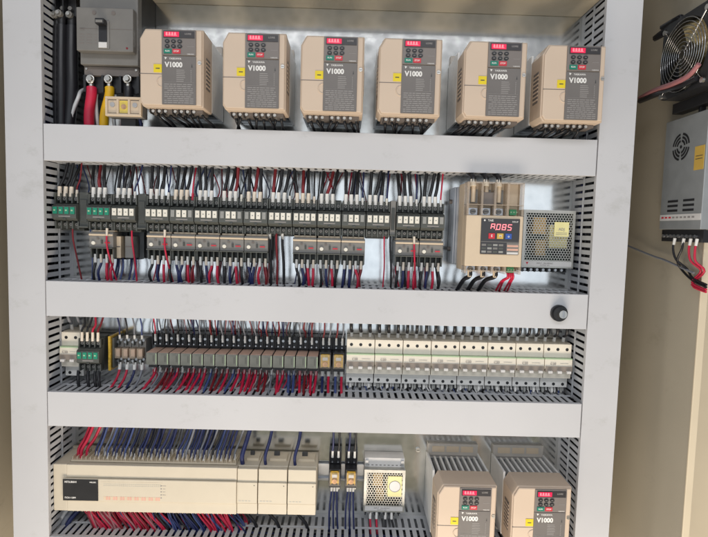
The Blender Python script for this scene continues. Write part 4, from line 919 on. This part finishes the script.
for r_ in range(2):
    for k in range(30): b.box(x99 + 0.010 + k * 0.0036, x99 + 0.0122 + k * 0.0036, zr(484 + r_ * 1.6) - 0.001, zr(484 + r_ * 1.6), G - 0.0003, G + 0.0002, 'cream_dim')
for k in range(24): b.box(x99 + 0.010 + k * 0.0044, x99 + 0.0134 + k * 0.0044, zr(500), zr(496.6), G - 0.0003, G + 0.0001 + 0.0001 * (k % 2), 'plc_pink' if k % 3 else 'soft_beige')
for k in range(5): b.disc(x99 + 0.117, zr(485 + k * 3), 0.0012, G - 0.0003, G + 0.0004, 'print_grey', 8)
for k, s_ in enumerate(('POWER', 'RUN', 'BATT', 'ERROR')): b.text(s_, x99 + 0.1225, zr(485 + k * 3), 0.0020, G + 0.0002, 'print_grey')
b.box(x99 + 0.006, x99 + 0.1205, zr(482.2), zr(482), G - 0.0003, G + 0.0001, 'plc_shade'); b.build('indicator_panel', t)
# terminal rows on top and bottom
zu = 0.0
for nm, s_ in (('upper_terminal_strip', 1), ('lower_terminal_strip', -1)):
    b = MB(); zb_ = 0.0 if s_ > 0 else -H
    b.box(ch + 0.002, W - 0.004, min(zb_, zb_ + 0.003 * s_) + (0 if s_ > 0 else 0), max(zb_, zb_ + 0.003 * s_), 0.012, F - 0.014, 'plc_shade')
    n = 37
    for k in range(n + 1): x = ch + 0.004 + k * (W - ch - 0.010) / n; b.box(x - 0.0006, x + 0.0006, min(zb_, zb_ + 0.009 * s_), max(zb_, zb_ + 0.009 * s_), 0.030, F - 0.016, 'plc_shade')
    b.box(0.0, W, min(zb_ - 0.0008, zb_ - 0.0008 + 0.004 * s_), max(zb_, zb_ + 0.004 * s_) - 0.0003, 0.006, 0.012, 'plc')
    b.build(nm, t)
xg = xa + ch + 0.004; pw_ = (W - ch - 0.010) / 37
for k in range(37):
    if k in (3, 22): continue
    x = xg + (k + 0.5) * pw_; d0 = 0.062 if k % 2 else 0.056
    m = 'red_wire' if k < 3 and k != 1 else ('red_wire' if k == 1 else random.choice(['navy_wire', 'navy_wire', 'blue_wire', 'grey_wire', 'black_wire', 'navy_wire']))
    z0 = ZP + 0.002; ln = rnd(0.012, 0.022) + (0.008 if k < 4 else 0)
    wire([(x, d0, z0), (x + 0.0003, d0 - 0.001, z0 + 0.016), (x + ln * 0.45, d0 - 0.008, z0 + 0.038), (x + ln + 0.006, 0.045, B3[0] + 0.012)], 0.0030 if k < 3 else 0.0021, m,
         'COL wire into the top of the long cream controller, %s from the left' % ordn(k + 1 if k < 3 else (k if k < 22 else k - 1)), 'wires above the long controller', fer=True, fer_m='sleeve' if k % 5 else 'ferrule', fer_len=0.012, fer_r=0.0025)
# second rear layer of wires
b = MB()
rr = random.Random(5)
for k in range(34):
    x = xg + (k + 1.0) * pw_ + 0.002; m = rr.choice(['navy_wire', 'grey_wire', 'blue_wire', 'white_wire', 'navy_wire']); m2_ = m
    if k < 4: continue
    ln = rr.uniform(0.014, 0.028); z0 = ZP + 0.0; d0 = 0.036
    b.cyl((x, d0, z0), (x + 0.0005, d0, z0 + 0.013), 0.0022, 'sleeve', n=6)
    b.tube([(x + 0.0005, d0, z0 + 0.012), (x + ln * 0.5, d0 - 0.004, z0 + 0.036), (x + ln, 0.030, B3[0] + 0.01)], 0.0018, m2_ if m2_ != 'white_wire' else 'grey_wire', n=5)
o = b.build('rear_wires'); tag(o, 'dense rear layer of thin navy and grey wires above the long controller', 'wiring', kind='stuff')
# bundle under the controller (a tangle nobody could count)
b = MB()
for k in range(170):
    f = (k + rr.uniform(-0.4, 0.4)) / 170; x = xg + 0.012 + f * (W - ch - 0.020)
    if f < 0.45: m = rr.choice(['red_wire', 'red_wire', 'red_wire', 'dkred_wire', 'blue_wire', 'pink_wire'])
    elif f < 0.68: m = rr.choice(['navy_wire', 'navy_wire', 'black_wire', 'blue_wire', 'red_wire'])
    else: m = rr.choice(['red_wire', 'navy_wire', 'red_wire', 'black_wire', 'blue_wire'])
    sh = rr.uniform(0.016, 0.042); d0 = rr.choice((0.030, 0.045, 0.060, 0.064))
    b.cyl((x, d0, ZQ + 0.0), (x + 0.0006, d0, ZQ - 0.008), 0.0021, 'sleeve', n=6)
    b.tube([(x + 0.0006, d0, ZQ - 0.007), (x + sh * 0.3, d0 + 0.004, ZQ - 0.018), (x + sh * 0.8, d0 + 0.006, ZQ - 0.036), (x + sh, 0.045 + (d0 - 0.03) * 0.6, B4[1] - 0.012)], rr.uniform(0.0016, 0.0023), m, n=6)
o = b.build('lower_wires'); tag(o, 'tangle of red and navy wires fanning out below the long controller', 'wiring', kind='stuff')
for k, (pa, pb, m, r_) in enumerate(((72, 55, 'grey_wire', 0.0052), (78, 58, 'navy_wire', 0.0046), (66, 50, 'white_wire', 0.0050))):
    xp, zp = at(pa, 511, 0.05); xq, zq = at(pb, 542, 0.07)
    wire([(xp, 0.045, zp), ((xp + xq) / 2, 0.055, (zp + zq) / 2 + 0.008), (xq, 0.068, zq)], r_, m, ['thick grey cable slanting down at the left end of the controller', 'thick navy cable slanting down beneath the controller', 'cream white cable in the bottom left corner by the duct'][k], 'thick cables at the controller left end', name='cable', cat='cable')
# expansion modules
for k, (pa, pb) in enumerate(((236.9, 258), (258.2, 287.6), (287.8, 316.8))):
    x0_, _ = at(pa, 470, F - 0.001); x1_, _ = at(pb, 470, F - 0.001); w_ = x1_ - x0_ - 0.0006
    t = thing('expansion_module', 'cream expansion module %s' % ['directly right of the long controller, narrowest of three', 'in the middle of the three beside the controller', 'with free right side, last of the three by the controller'][k], 'expansion module', x0_, ZP, 0, 'cream expansion modules')
    b = MB(); b.box(0, w_, -H, -0.0005, 0.004, F - 0.014, 'plc'); b.box(0.0003, w_ - 0.0003, -H + 0.0002, zr(502), F - 0.014, F - 0.003, 'plc'); b.box(0.0006, w_ - 0.0006, zr(481), -0.002, F - 0.014, F - 0.003, 'plc'); b.build('body', t, bevel=0.0010)
    b = MB(); b.box(0.0004, w_ - 0.0004, zr(501.4), zr(480.6), F - 0.014, F, 'plc'); b.build('front_cover', t, bevel=0.0008)
    b = MB()
    for j in range(4): b.box(0.004 + j * 0.006, 0.008 + j * 0.006, zr(499.5), zr(498.6), F, F + 0.0003, 'cream_dim')
    b.disc(w_ - 0.006, zr(483.5), 0.0009, F, F + 0.0004, 'print_dark', 8)
    b.build('lettering', t)
    b = MB(); b.box(w_ * 0.3, w_ * 0.9, -0.0005, 0.004, 0.020, 0.050, 'plc_shade'); b.box(w_ * 0.42, w_ * 0.62, 0.004, 0.011, 0.030, 0.036, 'print_dark'); b.build('terminal_cover', t)
    cx = x0_ + w_ * (0.18 + 0.02 * k)
    wire([(cx, F - 0.020, ZP - 0.001), (cx - 0.0005, 0.068, ZP + 0.018), (cx + 0.006, 0.052, ZP + 0.045), (cx + 0.018 - 0.004 * k, 0.045, B3[0] + 0.012)], 0.0042 - 0.0012 * (k > 0), 'navy_wire', 'thick COL cable curving up from the %s expansion module' % ['left', 'middle', 'right'][k], 'cables above the expansion modules', name='cable', cat='cable')
    cx = x0_ + w_ * 0.25
    wire([(cx, 0.050, ZQ + 0.001), (cx + 0.004, 0.056, ZQ - 0.012), (cx + 0.020, 0.058, ZQ - 0.030), (cx + 0.026, 0.05, B4[1] - 0.012)], 0.0032, 'black_wire', 'COL cable slanting down below the %s expansion module' % ['left', 'middle', 'right'][k], 'cables below the expansion modules', name='cable', cat='cable')
# rail + two gold relays of the bottom row
zr1 = at(342, 471, 0)[1]
rail(at(312, 471, 0)[0], at(372, 471, 0)[0], zr1, 'short metal rail carrying the two gold coil relays of the bottom row')
gx = [at(328.5, 470, 0.06)[0], at(345.0, 470, 0.06)[0]]
for i in range(2):
    o = copy_tree(gp); zg = at(335, 455, 0.05)[1]; o.location = (gx[i], 0, zg); o['label'] = 'clear relay with gold coil in the bottom row, %s of the two' % ['left', 'right'][i]; o['group'] = 'gold coil relays in the bottom row'
    for k in range(2):
        xt = gx[i] + gw * (0.27 + 0.46 * k)
        wire([(xt, 0.038, zg - 0.008), (xt, 0.040, zg + 0.006), (xt + 0.001, 0.043, zg + 0.02), (xt + rnd(-.003, .004), 0.05, B3[0] + 0.01)], 0.0020, ['navy_wire', 'black_wire'][k], 'COL wire above the %s gold coil relay of the bottom row' % ['left', 'right'][i], 'wires above the bottom row relays', fer=True, fer_m='sleeve', fer_len=0.012, fer_r=0.0027)
    for k in range(3):
        xt = gx[i] + gw * (0.25 + 0.22 * k); zw = zg + ZRb - ZR - 0.012
        wire([(xt, 0.040, zw), (xt, 0.044, zw - 0.014), (xt - 0.003 + 0.002 * k, 0.056, zw - 0.045), (xt - 0.002 + 0.003 * k, 0.054, B4[1] - 0.012)], 0.0017, 'navy_wire', 'COL wire below the %s bottom row relay, %s from left' % (['left', 'right'][i], ordn(k + 1)), 'wires below the bottom row relays', fer=True, fer_m='sleeve', fer_len=0.012, fer_r=0.0026)
# screws in the plate
for k, (px, py, lab) in enumerate(((121, 188, 0), (418, 449, 0), (216, 57, 0))): pass
for px, py, lab in ((418, 450, 'small round screw in the plate left of the bottom drives'), (215.5, 56, 'small screw in the plate between the two leftmost drives'), (456, 62, 'small screw in the plate left of the fifth drive')):
    x, z = at(px, py, 0.002); b = MB(); b.disc(0, 0, 0.0045, 0, 0.003, 'screw', 12); b.box(-0.003, 0.003, -0.0005, 0.0005, 0.003, 0.0033, 'black'); tag(b.build('screw', loc=(x, -0.0005, z)), lab, 'screw', 'plate screws')

# ------------------------------------------------------------------ right wall: fan and power supply (built facing -x)
def wallx(X0):      # local (x: along depth towards viewer, d: out of the wall to the left, z)
    return lambda v: (v[1], -v[0], v[2])
# local MB coordinates: x = distance towards the viewer, d = off the wall -> world x = WX - d, world y = -x
def wall_thing(name, label, cat, d, z):
    return thing(name, label, cat, WX, z, d)
XW = 0.590
d0, zt1 = at_wall(672, 122, XW); d1, _ = at_wall(706, 110, XW); _, zb1 = at_wall(663, 230, XW)
dL, _ = at_wall(666.5, 180, XW); dR, _ = at_wall(699, 180, XW)
Hs = 0.221; Ws = 0.118
dC = (dL + dR) / 2; ztop = zt1 + 0.002
t = wall_thing('switching_power_supply', 'grey boxed power supply with round vent mounted on the right cabinet wall', 'power supply', dC - Ws / 2, ztop)
F = WX - XW
xf_ = wallx(0)
b = MB(); b.box(0, Ws, -Hs + 0.022, 0, 0.0005, F, 'psu_grey'); b.build('case', t, bevel=0.001, xf=xf_)
b = MB(); cx, cz = Ws * 0.42, -0.052
for R_ in (0.0225, 0.0165, 0.0105):
    for s_ in range(4):
        a0 = s_ * math.pi / 2 + 0.15; a1 = (s_ + 1) * math.pi / 2 - 0.15; n = 8; vs = []
        for k in range(n + 1):
            a = a0 + (a1 - a0) * k / n; vs += [(cx + (R_ - 0.0019) * math.cos(a), F + 0.0004, cz + (R_ - 0.0019) * math.sin(a)), (cx + (R_ + 0.0019) * math.cos(a), F + 0.0004, cz + (R_ + 0.0019) * math.sin(a))]
        b.add(vs, [(2 * k, 2 * k + 1, 2 * k + 3, 2 * k + 2) for k in range(n)], 'black')
b.disc(cx, cz, 0.003, F, F + 0.0004, 'black'); b.build('round_vent', t, xf=xf_)
b = MB()
for c_ in range(2):
    for r_ in range(3): b.box(0.022 + c_ * 0.045, 0.052 + c_ * 0.045, -0.150 - r_ * 0.0085, -0.146 - r_ * 0.0085, F, F + 0.0004, 'black')
b.build('vent_slots', t, xf=xf_)
b = MB(); b.box(Ws * 0.76, Ws * 0.97, -0.098, -0.058, F, F + 0.0006, 'amber'); b.box(Ws * 0.79, Ws * 0.94, -0.080, -0.079, F + 0.0006, F + 0.0008, 'print_dark'); b.box(Ws * 0.79, Ws * 0.94, -0.075, -0.074, F + 0.0006, F + 0.0008, 'print_dark'); b.build('warning_sticker', t, xf=xf_)
b = MB(); b.box(0.001, Ws - 0.001, -0.183, -0.172, F, F + 0.0005, 'label_white')
for k in range(9): b.box(0.006 + k * 0.011, 0.013 + k * 0.011, -0.179, -0.176, F + 0.0005, F + 0.0007, 'stop_red' if k < 3 else 'print_grey')
b.build('label_strip', t, xf=xf_)
b = MB(); b.box(0.0, Ws, -Hs, -Hs + 0.0215, 0.0005, F - 0.006, 'button_dark')
for k in range(9): b.disc(0.008 + k * 0.0115, -Hs + 0.010, 0.0032, F - 0.006, F - 0.003, 'alu', 10)
b.build('terminal_block', t, xf=xf_)
for k, (u, m, s_) in enumerate(((0.40, 'black_wire', -0.01), (0.62, 'black_wire', 0.012), (0.78, 'red_wire', -0.006), (0.92, 'red_wire', -0.002))):
    dd = dC - Ws / 2 + u * Ws; zs = ztop - Hs
    X1 = WX - 0.018
    wire([(X1, dd, zs + 0.004), (X1 - 0.002, dd, zs - 0.012), (X1 - 0.001, dd - s_, zs - 0.032), (WX - 0.008, dd - s_ * 2 + 0.006, zs - 0.048), (WX - 0.008, WE - 0.010, zs - 0.062 - 0.004 * k), (WX - 0.010, WE + 0.03, zs - 0.070 - 0.004 * k)], 0.0021, m, 'COL wire under the wall mounted power supply, %s from left' % ordn(k + 1), 'wires under the wall power supply', fer=True, fer_m='sleeve', fer_len=0.010, fer_r=0.0028)
# thin grey cable crossing the wall
pA = (0.52, 0.02, at(625, 250, 0.05)[1]); da, zc_ = at_wall(655, 256, WX - 0.004); db, zd_ = at_wall(676, 264, WX - 0.004)
wire([(WX - 0.010, da - 0.12, zc_ + 0.022), (WX - 0.009, da, zc_), (WX - 0.009, (da + db) / 2, (zc_ + zd_) / 2 + 0.001), (WX - 0.009, db, zd_), (WX - 0.009, WE - 0.006, zd_ - 0.012)], 0.0021, 'grey_wire', 'thin COL cable running across the right cabinet wall below the power supply', 'cable on the right wall', name='cable', cat='cable')
# fan
XF = 0.562; dF, zF = at_wall(681.5, 55, XF - 0.004); S = 0.0645
t = wall_thing('cooling_fan', 'square black cooling fan with shiny wire grille on the right wall', 'fan', dF, zF)
T = WX - XF; T0 = T - 0.030
n = 48
def ring_plate(b, d, flip=False):
    vs = []; 
    for i in range(n):
        a = 2 * math.pi * i / n; c_, s_ = math.cos(a), math.sin(a); q = S / max(abs(c_), abs(s_)); q = min(q, S * 1.33)
        vs += [(0.061 * c_, d, 0.061 * s_), (q * c_, d, q * s_)]
    b.add(vs, [(2 * i, 2 * i + 1, (2 * i + 3) % (2 * n), (2 * i + 2) % (2 * n)) for i in range(n)], 'black')
b = MB(); ring_plate(b, T); ring_plate(b, T0)
vs = []
for i in range(n):
    a = 2 * math.pi * i / n
    for d in (T0, T): vs.append((0.061 * math.cos(a), d, 0.061 * math.sin(a)))
b.add(vs, [(2 * i, 2 * i + 1, (2 * i + 3) % (2 * n), (2 * i + 2) % (2 * n)) for i in range(n)], 'black', True)
vs = []
for i in range(n):
    a = 2 * math.pi * i / n; c_, s_ = math.cos(a), math.sin(a); q = min(S / max(abs(c_), abs(s_)), S * 1.33)
    for d in (T0, T): vs.append((q * c_, d, q * s_))
b.add(vs, [(2 * i, 2 * i + 1, (2 * i + 3) % (2 * n), (2 * i + 2) % (2 * n)) for i in range(n)], 'black')
b.build('frame', t, xf=xf_)
b = MB(); b.disc(0, 0, 0.022, T0 + 0.002, T - 0.004, 'hub', 24); b.build('hub', t, xf=xf_)
for k in range(7):
    b = MB(); a0 = 2 * math.pi * k / 7; vs = []
    for i in range(6):
        r_ = 0.021 + 0.037 * i / 5
        for j in range(4):
            a = a0 + 0.78 * j / 3 + 0.25 * i / 5; vs.append((r_ * math.cos(a), T0 + 0.006 + 0.018 * j / 3, r_ * math.sin(a)))
    m_ = len(vs); vs2 = [(x, d + 0.0016, z) for x, d, z in vs]
    b.add(vs, [(i * 4 + j, (i + 1) * 4 + j, (i + 1) * 4 + j + 1, i * 4 + j + 1) for i in range(5) for j in range(3)], 'blade', True)
    b.add(vs2, [(i * 4 + j, i * 4 + j + 1, (i + 1) * 4 + j + 1, (i + 1) * 4 + j) for i in range(5) for j in range(3)], 'blade', True)
    b.build('blade', t, xf=xf_)
b = MB()
for k in range(9): b.torus(0, 0, T + 0.004, 0.0085 + k * 0.0064, 0.0008, 'wire_steel', n=40, k=5)
for k in range(4):
    a = math.pi / 4 + k * math.pi / 2; b.cyl((0.006 * math.cos(a), T + 0.0025, 0.006 * math.sin(a)), (0.079 * math.cos(a), T + 0.0015, 0.079 * math.sin(a)), 0.0011, 'wire_steel', n=6)
b.build('wire_grille', t, xf=xf_)
for sx in (-1, 1):
    for sz in (-1, 1):
        b = MB(); b.disc(sx * 0.0565, sz * 0.0565, 0.0045, T, T + 0.004, 'screw', 12); b.build('screw', t, xf=xf_)
b = MB(); b.box(-0.069, 0.069, -0.084, -0.0655, 0.0, 0.020, 'black'); b.box(-0.01, -0.004, -0.100, -0.080, 0.0, 0.010, 'black'); b.build('bracket', t, xf=xf_, bevel=0.001); b = MB(); b.box(-0.07, 0.07, 0.0650, 0.072, 0.0, T - 0.004, 'black'); b.build('bracket', t, xf=xf_, bevel=0.001)
# cables around the fan
Xc = WX - 0.03
def wp(px, py, X): d, z = at_wall(px, py, X); return (X, d, z)
wire([wp(664, 34, 0.573), wp(655, 38, 0.571), (0.570, 0.105, at_wall(648, 38, 0.570)[1]), (0.568, 0.05, at_wall(640, 42, 0.569)[1])], 0.0050, 'black_wire', 'black cable leading left from the top of the fan', 'cables at the fan', name='cable', cat='cable')
wire([wp(699, 64, 0.548), wp(688, 76, 0.546), wp(672, 84, 0.551), wp(655, 90, 0.563), wp(640, 98, 0.573)], 0.0042, 'pink_wire', 'COL sleeved cable slanting across the lower part of the fan', 'cables at the fan', name='cable', cat='cable')
wire([wp(697, 78, 0.558), wp(680, 86, 0.558), wp(660, 93, 0.565), wp(640, 101, 0.573)], 0.0052, 'black_wire', 'black cable slanting along the underside of the fan', 'cables at the fan', name='cable', cat='cable')
